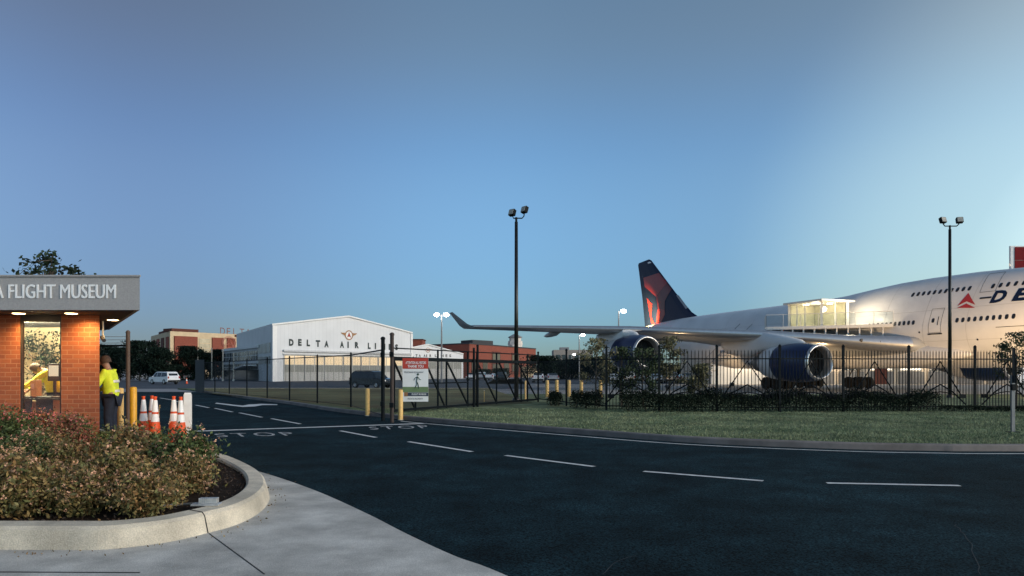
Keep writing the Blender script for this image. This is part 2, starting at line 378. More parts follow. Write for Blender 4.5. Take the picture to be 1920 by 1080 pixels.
# far kerb + lawn
kprof = [(0.0, 0.0), (-0.02, 0.12), (-0.05, 0.15), (-0.2, 0.15), (-0.2, 0.0)]
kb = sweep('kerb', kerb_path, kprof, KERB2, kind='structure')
lawn_edge = []
for i, p in enumerate(kerb_path):
    d = (kerb_path[min(i + 1, len(kerb_path) - 1)] - kerb_path[max(i - 1, 0)]).normalized(); lawn_edge.append((p.x + d.y * 0.195, p.y - d.x * 0.195))
def in_poly(x, y, P):
    c = False; j = len(P) - 1
    for i in range(len(P)):
        if (P[i][1] > y) != (P[j][1] > y) and x < (P[j][0] - P[i][0]) * (y - P[i][1]) / (P[j][1] - P[i][1]) + P[i][0]: c = not c
        j = i
    return c
lawn_poly = lawn_edge + [(-30, 66), (-33, 70), (-2, 70), (-2, 52), (70, 50), (70, 16)]
field_cut = [(-1.5, 36.5), (-9, 30.2)]
sheet('lawn', lawn_poly, 0.12, GRASSB, thick=0.11)
# drier field behind the chain link line
fld = [(p.x, p.y) for p in (gp(400, 737.5, .124), gp(460, 744, .124), gp(540, 752, .124), gp(650, 763, .124), gp(720, 768, .124), gp(860, 764, .124), gp(1000, 756, .124))] + [(-2.2, 69.6), (-31, 69.6)]
sheet('field', fld, 0.124, FIELD)
mb = MB(); mb.bar((-31, 70.1, .07), (-2, 70.1, .07), .3, hgt=.14); o = mb.build('field_kerb', KERBM); o['kind'] = 'structure'
rng = np.random.default_rng(5)
pts = []
while len(pts) < 75000:
    y = 15.4 + (31 - 15.4) * rng.random() ** 1.5; x = (rng.random() * 1.9 - 0.42) * y * 0.6
    if in_poly(x, y, lawn_edge + [(-30, 66), (-33, 70), (-2, 70), (70, 50), (70, 16)]) : pts.append((x, y))
pts = np.array(pts); n = len(pts)
ang = rng.uniform(0, 2 * np.pi, n); hh = rng.uniform(0.02, 0.055, n); wd = 0.006 + pts[:, 1] * 0.0002
V = np.zeros((n, 3, 3)); V[:, 0, 0] = pts[:, 0] - np.cos(ang) * wd; V[:, 0, 1] = pts[:, 1] - np.sin(ang) * wd
V[:, 1, 0] = pts[:, 0] + np.cos(ang) * wd; V[:, 1, 1] = pts[:, 1] + np.sin(ang) * wd
V[:, 2, 0] = pts[:, 0] + rng.normal(0, 0.02, n); V[:, 2, 1] = pts[:, 1] + rng.normal(0, 0.02, n); V[:, :2, 2] = 0.118; V[:, 2, 2] = 0.12 + hh
me = bpy.data.meshes.new('grass'); me.vertices.add(3 * n); me.vertices.foreach_set('co', V.ravel()); me.loops.add(3 * n)
me.loops.foreach_set('vertex_index', np.arange(3 * n)); me.polygons.add(n); me.polygons.foreach_set('loop_start', np.arange(0, 3 * n, 3)); me.update(calc_edges=True)
tag(link('grass', me, GRASSL), 'short mown grass on the lawn between road and black fence', 'grass', kind='stuff')

# road markings, children of the road
def strip(name, a, b, wd, z=0.0135):
    mb = MB(); d = (b - a); d.z = 0; d.normalize(); nn = Vector((-d.y, d.x, 0)) * wd / 2
    vs = [a + nn, a - nn, b - nn, b + nn]; mb.add([(v.x, v.y, z) for v in vs], [(0, 1, 2, 3)])
    return mb.build(name, PAINT, road)
for a, b in (((1550, 907), (1800, 912)), ((1207, 885), (1431, 903)), ((948, 855), (1114, 876)), ((766, 829), (885, 848)), ((638, 808.5), (705, 821)),
             ((509, 785.5), (563, 795.5)), ((449, 774.5), (491, 783)), ((403, 766), (436, 773)), ((367, 760), (392, 765)), ((330, 753), (352, 757)), ((300, 746.5), (322, 750))):
    strip('lane_dash', gp(*a), gp(*b), 0.115)
strip('stop_line', gp(345, 810), gp(802, 794.5), 0.30)
# edge line in front of the far kerb
mb = MB(); ep = [p for p in kerb_path if p.x > -3.6]
ring = []
for i, p in enumerate(ep):
    d = (ep[min(i + 1, len(ep) - 1)] - ep[max(i - 1, 0)]).normalized(); nn = Vector((-d.y, d.x))
    ring.append((p + nn * 0.42, p + nn * 0.52))
vs = [(q.x, q.y, 0.0135) for r in ring for q in r]; mb.add(vs, [(2 * i, 2 * i + 1, 2 * i + 3, 2 * i + 2) for i in range(len(ring) - 1)])
mb.build('edge_line', PAINT, road)
def ground_text(s, p0, p1, q0, name):
    """lettering stretched along the lane; p0..p1 baseline, q0 above p0"""
    me = fit_text(s, 1, 1, bold=0.0, spacing=1.25)
    X = p1 - p0; Y = q0 - p0
    M = Matrix(((X.x, Y.x, 0, p0.x), (X.y, Y.y, 0, p0.y), (0, 0, 1, 0.0135), (0, 0, 0, 1)))
    me.transform(M); return link(name, me, MATS['worn_road_paint'], road)
PAINTW = mat('worn_road_paint', (0.17, 0.18, 0.18), rough=0.8, var=0.2, scale=7, detail=8, col2=(.58, .58, .57))
ground_text('STOP', gp(408, 820.5), gp(558, 817), gp(400, 814), 'stop_lettering')
ground_text('STOP', gp(695, 806.5), gp(808, 803), gp(690, 801), 'stop_lettering')
mb = MB(); ar = [(403, 757), (406, 755.5), (440, 759.5), (455, 761), (466, 759), (490, 757.6), (520, 758.5), (520, 759.8), (492, 760), (478, 762.5), (455, 763.5)]
mb.add([(gp(*p).x, gp(*p).y, 0.0135) for p in ar], [tuple(range(len(ar)))]); mb.build('turn_arrow', PAINT, road)
# fine cracks in the seal coat
crk = mat('crack_seal', (0.014, 0.024, 0.03), rough=1.0, var=0.4, scale=6)
for pts_ in (((560, 1048), (600, 1030), (628, 1022), (660, 1018)), ((1130, 1080), (1155, 1055), (1190, 1044)), ((1790, 985), (1812, 1010), (1828, 1042), (1840, 1080))):
    mb = MB(); P = smooth_path([gp(*p) for p in pts_], 5)
    P = [p + Vector((random.uniform(-.015, .015), random.uniform(-.03, .03))) for p in P]
    for i in range(len(P) - 1):
        a, b = P[i], P[i + 1]; d = (b - a).normalized(); nn = Vector((-d.y, d.x)) * 0.004
        mb.add([(a.x + nn.x, a.y + nn.y, .0125), (a.x - nn.x, a.y - nn.y, .0125), (b.x - nn.x, b.y - nn.y, .0125), (b.x + nn.x, b.y + nn.y, .0125)], [(0, 1, 2, 3)])
    mb.build('pavement_crack', crk, road, fix=False)

# ------------------------------------------------------------------ planter island
isl = [(-18, 6.73), (-14, 6.73), (-10, 6.73), (-7.5, 6.73)] + [(p.x, p.y) for p in (gp(*q) for q in ((0, 1034), (110, 1034), (200, 1033), (310, 1020), (390, 1002), (450, 984), (490, 961), (506, 937), (497, 913), (470, 894), (432, 876), (400, 866)))] + [(-7.0, 15.5), (-9.4, 17.5), (-12, 19.4), (-16, 21)]
ip = smooth_path(isl, 5)
pk = tag(sweep('planter_kerb', ip, [(0.0, 0.0), (0.05, 0.19), (0.085, 0.225), (0.27, 0.235), (0.3, 0.21), (0.3, 0.0)], KERBM), 'pale concrete kerb curving round the flower bed', 'kerb')
pk['kind'] = 'structure'
def offs(path, o):
    out = []
    for i, p in enumerate(path):
        d = (path[min(i + 1, len(path) - 1)] - path[max(i - 1, 0)]).normalized(); out.append((p.x - d.y * o, p.y + d.x * o))
    return out
bed = offs(ip, 0.28)
sheet('planter_soil', bed + [(-30, 21), (-30, 6.9)], 0.17, MULCH)
# expansion joint across the kerb at its bend and a dark scuff on its face
a = gp(389, 1001)
mb = MB()
pj = min(range(len(ip)), key=lambda i: (ip[i] - Vector((a.x, a.y))).length); d = (ip[pj + 1] - ip[pj - 1]).normalized(); nn = Vector((-d.y, d.x)); P = ip[pj]
pp = [(P.x + nn.x * o, P.y + nn.y * o, z) for o, z in ((-0.003, 0.01), (0.047, 0.192), (0.083, 0.2275), (0.29, 0.2375))]
mb.tube(pp, 0.006, n=4); mb.build('joint', MATS['joint_tar'], pk)
# mulch chips
C = []
while len(C) < 5000:
    x = random.uniform(-9, -2.8); y = random.uniform(6.9, 13)
    if in_poly(x, y, bed + [(-30, 21), (-30, 6.9)]): C.append((x, y, 0.175 + random.random() * 0.015))
tag(link('mulch_chips', leaf_cloud('mulch_chips', C, 0.022, 3, 0.4, 0.3), mat('bark', (0.05, 0.03, 0.018), var=0.5, scale=20, island=0.6)), 'dark bark mulch scattered under the flowering shrubs', 'mulch', kind='stuff')

# ------------------------------------------------------------------ flowering shrubs
STEM = mat('stem', (0.06, 0.045, 0.03), rough=0.9)
LTAN = mat('bronze_leaf', (0.34, 0.155, 0.055), var=0.4, scale=5, island=0.6, rough=0.6, spec=0.3, col2=(0.19, 0.17, 0.065))
LGRN = mat('green_leaf', (0.07, 0.095, 0.03), var=0.4, scale=5, island=0.6, rough=0.55, spec=0.3)
LOLI = mat('olive_shrub_leaf', (0.17, 0.13, 0.045), var=0.4, scale=5, island=0.6, rough=0.6, spec=0.3, col2=(0.12, 0.13, 0.045))
LRED = mat('red_leaf', (0.22, 0.075, 0.04), var=0.4, scale=5, island=0.6, rough=0.6, spec=0.3)
FTAN = mat('cream_blossom', (0.56, 0.31, 0.19), var=0.25, scale=8, island=0.4)
FPNK = mat('pink_blossom', (0.60, 0.17, 0.15), var=0.3, scale=8, island=0.4)
def shrub(seed, leafm, flowm, nleaf, nflow, rad, hgt, label, group, loc, rz):
    rr = np.random.default_rng(seed)
    t = thing('flowering_shrub', label, 'shrub', loc, 0, group)
    mb = MB(); tips = []
    for k in range(26):
        a = rr.uniform(0, 6.28); e = rr.uniform(0.15, 1.0)
        tip = Vector((math.cos(a) * rad * (1 - e * 0.75) * rr.uniform(.6, 1.05), math.sin(a) * rad * (1 - e * 0.75) * rr.uniform(.6, 1.05), hgt * (0.35 + 0.65 * e) * rr.uniform(.8, 1.08)))
        mid = Vector((tip.x * 0.4, tip.y * 0.4, tip.z * 0.6))
        mb.tube([(0, 0, 0), mid, tip], [0.009, 0.006, 0.002], n=4); tips.append((mid, tip))
    mb.build('stems', STEM, t, world=False)
    C = []
    for _ in range(nleaf):
        m_, t_ = tips[rr.integers(len(tips))]; f = rr.random() ** 0.6
        p = m_.lerp(t_, f) if rr.random() < .8 else m_ * rr.uniform(.4, 1); s = 0.085
        C.append((p.x + rr.normal(0, s), p.y + rr.normal(0, s), max(0.02, p.z + rr.normal(0, s * .8))))
    link('foliage', leaf_cloud('foliage', C[:len(C) * 3 // 4], 0.024, seed, .5), leafm, t, world=False)
    link('leaves', leaf_cloud('leaves', C[len(C) * 3 // 4:], 0.034, seed + 3, .42), LOLI if leafm is not LGRN else LGRN, t, world=False)
    if nflow:
        C = []
        for _ in range(nflow // 6):
            m_, t_ = tips[rr.integers(len(tips))]; p = m_.lerp(t_, rr.uniform(.75, 1.12)); c = (p.x + rr.normal(0, .07), p.y + rr.normal(0, .07), p.z + rr.normal(0, .05) + .02)
            for q in range(6): C.append((c[0] + rr.normal(0, .010), c[1] + rr.normal(0, .010), c[2] + rr.normal(0, .010)))
        link('blossoms', leaf_cloud('blossoms', C, 0.012, seed + 9, 0.8), flowm, t, world=False)
    t.rotation_euler.z = rz
    return t
G1 = ('cream-flowered bronze shrub in the front row of the planter beside the pale kerb', 'bronze shrubs in the front row of the planter')
G2 = ('cream-flowered bronze shrub in the middle rows of the planter between kerb and booth', 'bronze shrubs in the middle of the planter')
G3 = ('pink-flowered shrub growing against the brick booth wall', 'pink shrubs against the booth')
G4 = ('dark green shrub at the back of the planter beside the traffic cones', 'green shrubs beside the cones')
protos = {}
def get_shrub(kind, var):
    k = (kind, var)
    if k in protos: return protos[k], False
    s = 100 + len(protos) * 7
    if kind == 1: o = shrub(s, LTAN, FTAN, 4600, 900, 0.48, 0.50, *G1, (0, 0, 0), 0)
    elif kind == 2: o = shrub(s, LTAN if var else LGRN, FTAN, 4600, 800, 0.5, 0.62, *G2, (0, 0, 0), 0)
    elif kind == 3: o = shrub(s, LGRN if var else LRED, FPNK, 4200, 700, 0.5, 0.88, *G3, (0, 0, 0), 0)
    else: o = shrub(s, LGRN, None, 4200, 0, 0.45, 0.6, *G4, (0, 0, 0), 0)
    protos[k] = o; return o, True
spots = []
for y, x0, x1, kind, st in ((7.55, -6.4, -3.85, 1, .60), (8.2, -7.0, -3.9, 1, .62), (8.95, -7.5, -4.05, 1, .66), (9.75, -8.0, -4.5, 2, .7), (10.6, -8.6, -5.3, 2, .75), (11.5, -9.2, -5.7, 3, .72), (12.35, -9.7, -6.7, 3, .7)):
    x = x1; k = 0
    while x > x0:
        kk = kind
        if kind == 3 and x > -6.9 : kk = 4
        if kind == 2 and y > 10.5 and x > -6.3: kk = 4
        spots.append((x + random.uniform(-.14, .06), y + random.uniform(-.14, .14), kk)); x -= st * 1.08
spots += [(-6.6, 13.1, 4), (-7.1, 13.9, 4), (-7.6, 13.4, 4)]
for i, (x, y, kk) in enumerate(spots):
    o, new = get_shrub(kk, random.choice((0, 1, 1, 2)) if kk != 1 else random.randint(0, 2))
    if not new: o = copy_tree(o)
    s = random.uniform(.7, 1.2) * (.75 if kk == 4 else 1); o.location = (x, y, 0.17); o.rotation_euler.z = random.uniform(0, 6.28); o.scale = (s, s, s * random.uniform(.9, 1.08))

# fallen leaves in the gutter and on the apron
C = []
rl = random.Random(4)
for i in range(150):
    k = rl.randrange(20, len(ip) - 1); p = ip[k]; d = (ip[k + 1] - ip[k - 1]).normalized(); o_ = -abs(rl.gauss(0, .16)) - .02
    C.append((p.x - d.y * o_ + rl.uniform(-.1, .1) * d.x, p.y + d.x * o_ + rl.uniform(-.1, .1) * d.y, .022))
tag(link('leaf_litter', leaf_cloud('leaf_litter', C, .016, 8, .5, .0), LTAN), 'sparse dry leaves fallen along the foot of the pale kerb', 'leaf litter', kind='stuff')
# small flood light fixture on the kerb edge
t = thing('flood_light', 'small silver ground flood light lying at the kerb bend by the shrubs', 'flood light', (-3.37, 7.82, 0.235))
silver = mat('galvanised', (0.55, 0.55, 0.54), rough=0.4, metal=0.6, var=0.15, scale=15)
MB().box((-3.37, 7.82, 0.245), (0.30, 0.13, 0.02), rz=0.08).build('base_tray', silver, t, bevel=0.004)
mb = MB().box((-3.35, 7.84, 0.285), (0.19, 0.08, 0.055), rz=0.08)
for k in range(9): mb.box((-3.44 + k * 0.0225, 7.80 + k * .0018, 0.285), (0.005, 0.022, 0.06), rz=0.08)
mb.build('housing', silver, t)
MB().tube([(-3.5, 7.85, .25), (-3.7, 7.95, .22), (-3.95, 7.9, .21), (-4.1, 7.8, .2)], 0.012, n=6).build('conduit', silver, t)

# ================================================================== GUARD BOOTH
BRICK = brick_mat('booth_brick', (0.33, 0.095, 0.038), (0.24, 0.065, 0.03), (0.36, 0.16, 0.09), 0.215, 0.085, msize=0.006)
FASC = mat('fascia_metal', (0.34, 0.33, 0.325), rough=0.65, var=0.1, scale=40, detail=3, spec=0.4)
SOFF = mat('soffit', (0.045, 0.045, 0.05), rough=0.8)
BRONZE = mat('bronze_frame', (0.04, 0.032, 0.028), rough=0.5)
LETW = mat('white_letter', (0.85, 0.85, 0.84), rough=0.5, var=0.03)
GLASS = glass_mat('window_glass')
bz = 0.17
booth = thing('guard_booth', 'brick gatehouse with grey metal canopy lettered for the museum', 'gatehouse', (-9, 13.5, bz))
MB().prism([(-14.5, 13.5), (-9.37, 13.5), (-9.37, 13.6), (-14.5, 13.6)], bz, 2.80).build('brick_pier', BRICK, booth)
MB().prism([(-8.58, 13.5), (-7.85, 13.5), (-8.07, 13.85), (-8.50, 13.85)], bz, 2.80).build('brick_pier', BRICK, booth)
MB().prism([(-8.09, 13.853), (-8.33, 13.853), (-10.45, 17.2), (-10.2, 17.2)], bz, 2.80).build('side_wall', BRICK, booth)
MB().prism([(-14.5, 17.2), (-10.25, 17.2), (-10.25, 17.3), (-14.5, 17.3)], bz, 2.80).build('back_wall', mat('plaster', (0.72, 0.62, 0.42), rough=0.9, var=0.08), booth)
MB().prism([(-14.5, 13.86), (-8.35, 13.86), (-10.3, 17.19), (-14.5, 17.19)], bz, bz + 0.12).build('floor_slab', CONC, booth)
can = [(-15, 12.5), (-6.57, 12.52), (-10.45, 18.4), (-15, 18.4)]
cn = MB().prism(can, 2.80, 3.40).build('canopy', FASC, booth)
ins = [(-14.95, 12.58), (-6.72, 12.6), (-10.5, 18.33), (-14.95, 18.33)]
MB().prism(ins, 2.785, 2.7995).build('soffit_panel', SOFF, cn)
mb = MB(); wbox(mb, (-15, 12.5), (-6.57, 12.52), 0, 8.45, 3.385, 3.415, 0.0025, 0.03); mb.build('coping', FASC, cn)
me = text_mesh('DELTA FLIGHT MUSEUM', 1.0, bold=0.0, spacing=1.0, extrude=0.006)
xs = [v.co.x for v in me.vertices]; ys = [v.co.y for v in me.vertices]
# FLIGHT MUSEUM spans 16..216 px, so the whole line is scaled to that and runs out of the frame on the left
me2 = text_mesh('FLIGHT MUSEUM', 1.0); x2 = [v.co.x for v in me2.vertices]; sc_ = 1.885 / (max(x2) - min(x2)); bpy.data.meshes.remove(me2)
sy = 0.245 / (max(ys) - min(ys))
me.transform(Matrix.Diagonal((sc_, sy, 1, 1)) @ Matrix.Translation((-max(xs), -min(ys), 0)))
me.transform(wall_matrix((-15, 12.5), (-6.57, 12.52), 15 + (216 - 960) * 12.5 / F, hz(559.5, 12.5), 0.012))
link('lettering', me, LETW, cn)
bm = bmesh.new(); bm.from_mesh(me); g = bmesh.ops.duplicate(bm, geom=bm.verts[:] + bm.edges[:] + bm.faces[:])['geom']; bmesh.ops.translate(bm, verts=[e for e in g if isinstance(e, bmesh.types.BMVert)], vec=(.010, -.0012, .003)); bm.to_mesh(me); bm.free()
# front window
mb = MB(); A, B = (-9.37, 13.52), (-8.58, 13.52)
for u0, u1, z0, z1 in ((0, .035, bz, 2.8), (.755, .79, bz, 2.8), (.035, .755, 2.66, 2.8), (.035, .755, bz, .5), (.035, .755, 1.17, 1.2)): wbox(mb, A, B, u0, u1, z0, z1, -0.06, 0.0)
fr = mb.build('window_frame', BRONZE, booth)
mb = MB(); wbox(mb, A, B, .035, .755, .5, 2.66, -0.035, -0.03); mb.build('window_pane', GLASS, fr)
# lamps under the canopy
LAMPM = mat('lamp_lens', (1, 0.9, 0.7), emit=(1.0, 0.62, 0.28), estr=14)
def spot(loc, power, col, size=120, blend=0.6, rad=0.05, aim=None, parent=None, kind='SPOT'):
    l = bpy.data.lights.new('lamp', kind); l.energy = power; l.color = col
    if kind == 'SPOT': l.spot_size = R(size); l.spot_blend = blend
    l.shadow_soft_size = rad
    o = bpy.data.objects.new('lamp', l); COL.objects.link(o); o.location = loc
    if aim is not None: o.rotation_euler = (Vector(loc) - Vector(aim)).to_track_quat('Z', 'Y').to_euler()
    if parent: o.location = Vector(loc) - worldloc(parent); o.parent = parent
    return o
for x, y, pw in ((-9.11, 13.1, 78), (-8.14, 13.1, 78), (-8.3, 14.75, 16), (-10.6, 13.1, 78), (-12.2, 13.1, 78)):
    dl = MB().lathe([(0.0, 2.778), (0.085, 2.778), (0.105, 2.7845)], Matrix.Translation((x, y, 0)), n=20).build('downlight', LAMPM, booth, smooth=False)
    spot((x + (.12 if x == -8.14 else -.08), y + 0.14 if y < 14 else y, 2.765), pw, (1.0, 0.63, 0.21), size=150, blend=0.9, rad=0.07, aim=(x, y + 0.25, 0), parent=booth)
# interior ceiling light
MB().box((-11.4, 14.6, 2.74), (1.2, 0.3, 0.05)).build('ceiling_lamp', mat('ceiling_lamp_lens', (1, 1, .9), emit=(1.0, 0.82, 0.5), estr=5), booth)
spot((-10.3, 14.9, 2.6), 720, (1.0, 0.80, 0.48), parent=booth, kind='POINT', rad=0.25)
# security camera under the canopy
t = thing('security_camera', 'small dark bullet camera hanging below the canopy beside the brick', 'camera', (-8.62, 14.95, 2.78))
MB().tube([(-8.62, 14.95, 2.78), (-8.62, 14.95, 2.5), (-8.57, 14.9, 2.42)], 0.018, n=6).build('bracket', silver, t)
MB().tube([(-8.62, 14.9, 2.44), (-8.5, 14.78, 2.36)], [0.035, 0.04], n=8).build('camera_body', SOFF, t)

# furniture behind the window
DARKPL = mat('black_plastic', (0.015, 0.016, 0.018), rough=0.45)
t = thing('counter', 'wooden counter inside the booth window', 'counter', (-9.9, 14.5, bz + .12))
MB().box((-9.9, 14.45, 1.19), (1.7, 0.5, 0.05)).build('counter_top', mat('dark_wood', (0.11, 0.06, 0.03), rough=0.6, scale=8), t, bevel=0.006)
MB().box((-10.5, 14.5, 0.73), (0.04, 0.42, 0.86)).box((-9.3, 14.5, 0.73), (0.04, 0.42, 0.86)).box((-9.9, 14.66, 0.9), (1.16, 0.03, 0.4)).build('counter_frame', mat('pale_laminate', (0.5, 0.38, 0.22), rough=0.6), t)
t = thing('computer_monitor', 'desk monitor with pale lit screen on the booth counter', 'monitor', (-9.4, 14.5, 1.215))
mb = MB().box((-9.36, 14.50, 1.70), (0.25, 0.03, 0.36)); mb.build('bezel', DARKPL, t, bevel=0.005)
MB().box((-9.36, 14.482, 1.73), (0.2, 0.004, 0.22)).build('screen', mat('screen', (0.5, 0.5, 0.42), emit=(0.9, 0.85, 0.65), estr=0.5), t)
MB().box((-9.36, 14.52, 1.36), (0.05, 0.03, 0.32)).box((-9.36, 14.5, 1.225), (0.2, 0.15, 0.02)).build('stand', DARKPL, t)
t = thing('paper_box', 'cream cardboard file standing on the counter beside the monitor', 'box file', (-9.62, 14.4, 1.215))
MB().box((-9.65, 14.38, 1.38), (0.12, 0.2, 0.33), rz=.1).build('box_body', mat('cream_card', (0.65, 0.52, 0.32)), t, bevel=0.004)
MB().box((-9.65, 14.275, 1.42), (0.06, 0.004, 0.1), rz=.1).build('box_label', LETW, t)
for k, x in enumerate((-9.63, -9.22)):
    t = thing('office_chair', ('black office chair tucked under the counter below the paper file', 'black office chair below the monitor, nearer the right brick pier')[k], 'office chair', (x, 14.1, bz + .12), 0, 'office chairs inside the booth')
    MB().box((x, 14.2, 0.78), (0.34, 0.36, 0.07)).build('seat', DARKPL, t, bevel=0.02)
    MB().box((x, 13.99, 1.06), (0.33, 0.05, 0.34)).build('backrest', DARKPL, t, bevel=0.02)
    mb = MB().tube([(x, 14.2, .33), (x, 14.2, .75)], 0.025, n=6)
    for q in range(5): mb.bar((x, 14.2, .36), (x + .25 * math.cos(q * 1.257), 14.2 + .25 * math.sin(q * 1.257), .31), 0.03)
    mb.build('swivel_base', DARKPL, t)

# ------------------------------------------------------------------ people
SKIN = mat('skin', (0.28, 0.15, 0.10), rough=0.6, var=0.06, scale=12)
VEST = mat('hi_vis_yellow', (0.62, 0.72, 0.03), rough=0.75, var=0.18, scale=7, bump=0.4, bscale=14)
TROU = mat('navy_cloth', (0.015, 0.02, 0.035), rough=0.9, var=0.2, scale=10)
HAIR = mat('brown_hair', (0.05, 0.025, 0.014), rough=0.8, var=0.3, scale=40)
GREY = mat('lilac_grey_cloth', (0.27, 0.24, 0.30), rough=0.9, var=0.15, scale=9)
REFL = mat('reflective_tape', (0.55, 0.56, 0.52), rough=0.4)
def skin_mesh(chains, name, lev=2):
    V = []; E = []; Rr = []; idx = {}
    for ch in chains:
        prev = None
        for p, r in ch:
            key = tuple(round(c, 3) for c in p)
            if key not in idx: idx[key] = len(V); V.append(p); Rr.append(r)
            i = idx[key]
            if prev is not None and prev != i: E.append((prev, i))
            prev = i
    me = bpy.data.meshes.new(name); me.from_pydata(V, E, []); ob = bpy.data.objects.new(name, me); COL.objects.link(ob)
    bm = bmesh.new(); bm.from_mesh(me); ly = bm.verts.layers.skin.verify(); bm.verts.ensure_lookup_table()
    for i, v in enumerate(bm.verts):
        r = Rr[i]; v[ly].radius = r if isinstance(r, tuple) else (r, r); v[ly].use_root = (i == 0)
    bm.to_mesh(me); bm.free()
    ob.modifiers.new('s', 'SKIN'); sb = ob.modifiers.new('u', 'SUBSURF'); sb.levels = lev; sb.render_levels = lev
    dg = bpy.context.evaluated_depsgraph_get(); out = bpy.data.meshes.new_from_object(ob.evaluated_get(dg))
    bpy.data.objects.remove(ob); out.name = name
    return out
def person(label, loc, rz, H=1.8, lean=0.0, nod=0.0, armL=None, armR=None, top=VEST, sleeve=None, stride=0.0, group=None):
    """stands at loc facing local +X; lean bends the trunk forward, arms given as (elbow, wrist) offsets from the shoulder"""
    k = H / 1.8; t = thing('person', label, 'person', loc, rz, group)
    def V(x, y, z): return (x * k, y * k, z * k)
    hip = Vector((0, 0, 0.93)); ax = Vector((math.sin(lean), 0, math.cos(lean)))
    waist = hip + ax * 0.17; chest = hip + ax * 0.40; sh = hip + ax * 0.52
    ax2 = Vector((math.sin(lean + nod), 0, math.cos(lean + nod))); neck = sh + ax2 * 0.08; head = neck + ax2 * 0.13; crown = head + ax2 * 0.09
    fw = Vector((math.cos(lean + nod), 0, -math.sin(lean + nod)))
    tr = [(V(*hip), .135 * k), (V(*waist), .12 * k), (V(*chest), (.155 * k, .125 * k)), (V(*sh), .085 * k), (V(*neck), .055 * k), (V(*(head + fw * .01)), (.083 * k, .095 * k)), (V(*crown), .062 * k)]
    chains = [tr, [(V(*(head + fw * .01)), (.083 * k, .095 * k)), (V(*(head + fw * .115 - ax2 * .015)), .014 * k)]]
    jk = [[(V(*(hip - Vector((0, 0, .08)))), .175 * k), (V(*waist), .155 * k), (V(*chest), (.185 * k, .155 * k)), (V(*sh), .10 * k)]]
    tz = [[(V(*hip), .15 * k)]]
    for sgn, arm in ((1, armL), (-1, armR)):
        so_ = sh + Vector((0, .17 * sgn, -.02)); e, wv = arm or ((.03, .04 * sgn, -.29), (.08, .05 * sgn, -.54))
        el = so_ + Vector(e); wr = so_ + Vector(wv); hd = (wr - el).normalized(); palm = wr + hd * .07
        ch = [(V(*chest), (.155 * k, .125 * k)), (V(*so_), .058 * k), (V(*el), .043 * k), (V(*wr), .028 * k), (V(*palm), (.032 * k, .024 * k))]
        chains.append(ch)
        side = hd.cross(Vector((0, 1, 0))).normalized() if abs(hd.y) < .9 else Vector((1, 0, 0))
        for q, ln in enumerate((.07, .078, .074, .06)):
            b0 = palm + hd * .03 + side * (.027 - .018 * q); cu = Vector((0, -sgn * .02, 0))
            chains.append([(V(*palm), (.032 * k, .024 * k)), (V(*b0), .010 * k), (V(*(b0 + hd * ln * .55 + cu * .5)), .009 * k), (V(*(b0 + hd * ln + cu * 1.5)), .007 * k)])
        th = wr + hd * .03 + side * .035
        chains.append([(V(*palm), (.032 * k, .024 * k)), (V(*th), .011 * k), (V(*(th + hd * .05 + side * .02)), .009 * k)])
        jk.append([(V(*chest), (.185 * k, .155 * k)), (V(*so_), .08 * k), (V(*el), .062 * k), (V(*(wr - hd * .03)), .048 * k)])
        hp = hip + Vector((0, .09 * sgn, -.05)); kn = Vector((.04 + stride * sgn * .12, .1 * sgn, .50)); an = Vector((-.01 + stride * sgn * .22, .1 * sgn, .09)); toe = an + Vector((.16, .02 * sgn, -.05))
        chains.append([(V(*hip), .135 * k), (V(*hp), .095 * k), (V(*kn), .058 * k), (V(*an), .042 * k), (V(*toe), .036 * k)])
        tz.append([(V(*hip), .15 * k), (V(*hp), .115 * k), (V(*kn), .08 * k), (V(*(an + Vector((0, 0, .03)))), .072 * k)])
        sm = skin_mesh([[(V(*(an + Vector((-.05, 0, -.045)))), .045 * k), (V(*(an + Vector((.04, 0, -.045)))), .048 * k), (V(*(toe + Vector((.02, 0, 0)))), .04 * k)]], 'shoe'); link('shoe', sm, DARKPL, t, True, False)
    link('body', skin_mesh(chains, 'body'), SKIN, t, True, False)
    jo = link('jacket', skin_mesh(jk, 'jacket'), top, t, True, False)
    link('trousers', skin_mesh(tz, 'trousers'), TROU, t, True, False)
    mb = MB()
    for f_, rr in ((.10, .146), (.30, .162)):
        c = (hip + ax * f_) * k; q = ax.to_track_quat('Z', 'Y').to_matrix().to_4x4()
        mb.lathe([(rr * k, -.028), (rr * k + .004, -.028), (rr * k + .004, .028), (rr * k, .028)], Matrix.Translation(c) @ q @ Matrix.Diagonal((.9, 1.08, 1, 1)), n=20)
    mb.build('reflective_band', REFL, jo, world=False)
    hb = MB(); prof = [(0.0, .115), (.05, .108), (.085, .07), (.098, .02), (.092, -.05)]
    q = ax2.to_track_quat('Z', 'Y').to_matrix().to_4x4()
    hb.lathe([(a * k, b * k) for a, b in prof], Matrix.Translation((head - fw * .018 + ax2 * .01) * k) @ q, n=16)
    link('hair', hb.mesh('hair'), HAIR, t, True, False)
    for sgn in (1, -1):
        e = (head + fw * .098 + Vector((0, .033 * sgn, 0)) + ax2 * .01) * k
        link('eye', MB().lathe([(0.0, -.009), (.009, 0), (0.0, .009)], Matrix.Translation(e), n=8).mesh('eye'), DARKPL, t, False, False)
    return t
person('person in hi-vis yellow jacket stooping over the counter behind the booth window', (-9.62, 15.0, bz + .12), R(200), 1.80, lean=0.35, nod=0.9, armL=((.22, .03, -.2), (.42, .02, -.34)), armR=((.2, -.03, -.22), (.40, -.02, -.38)))
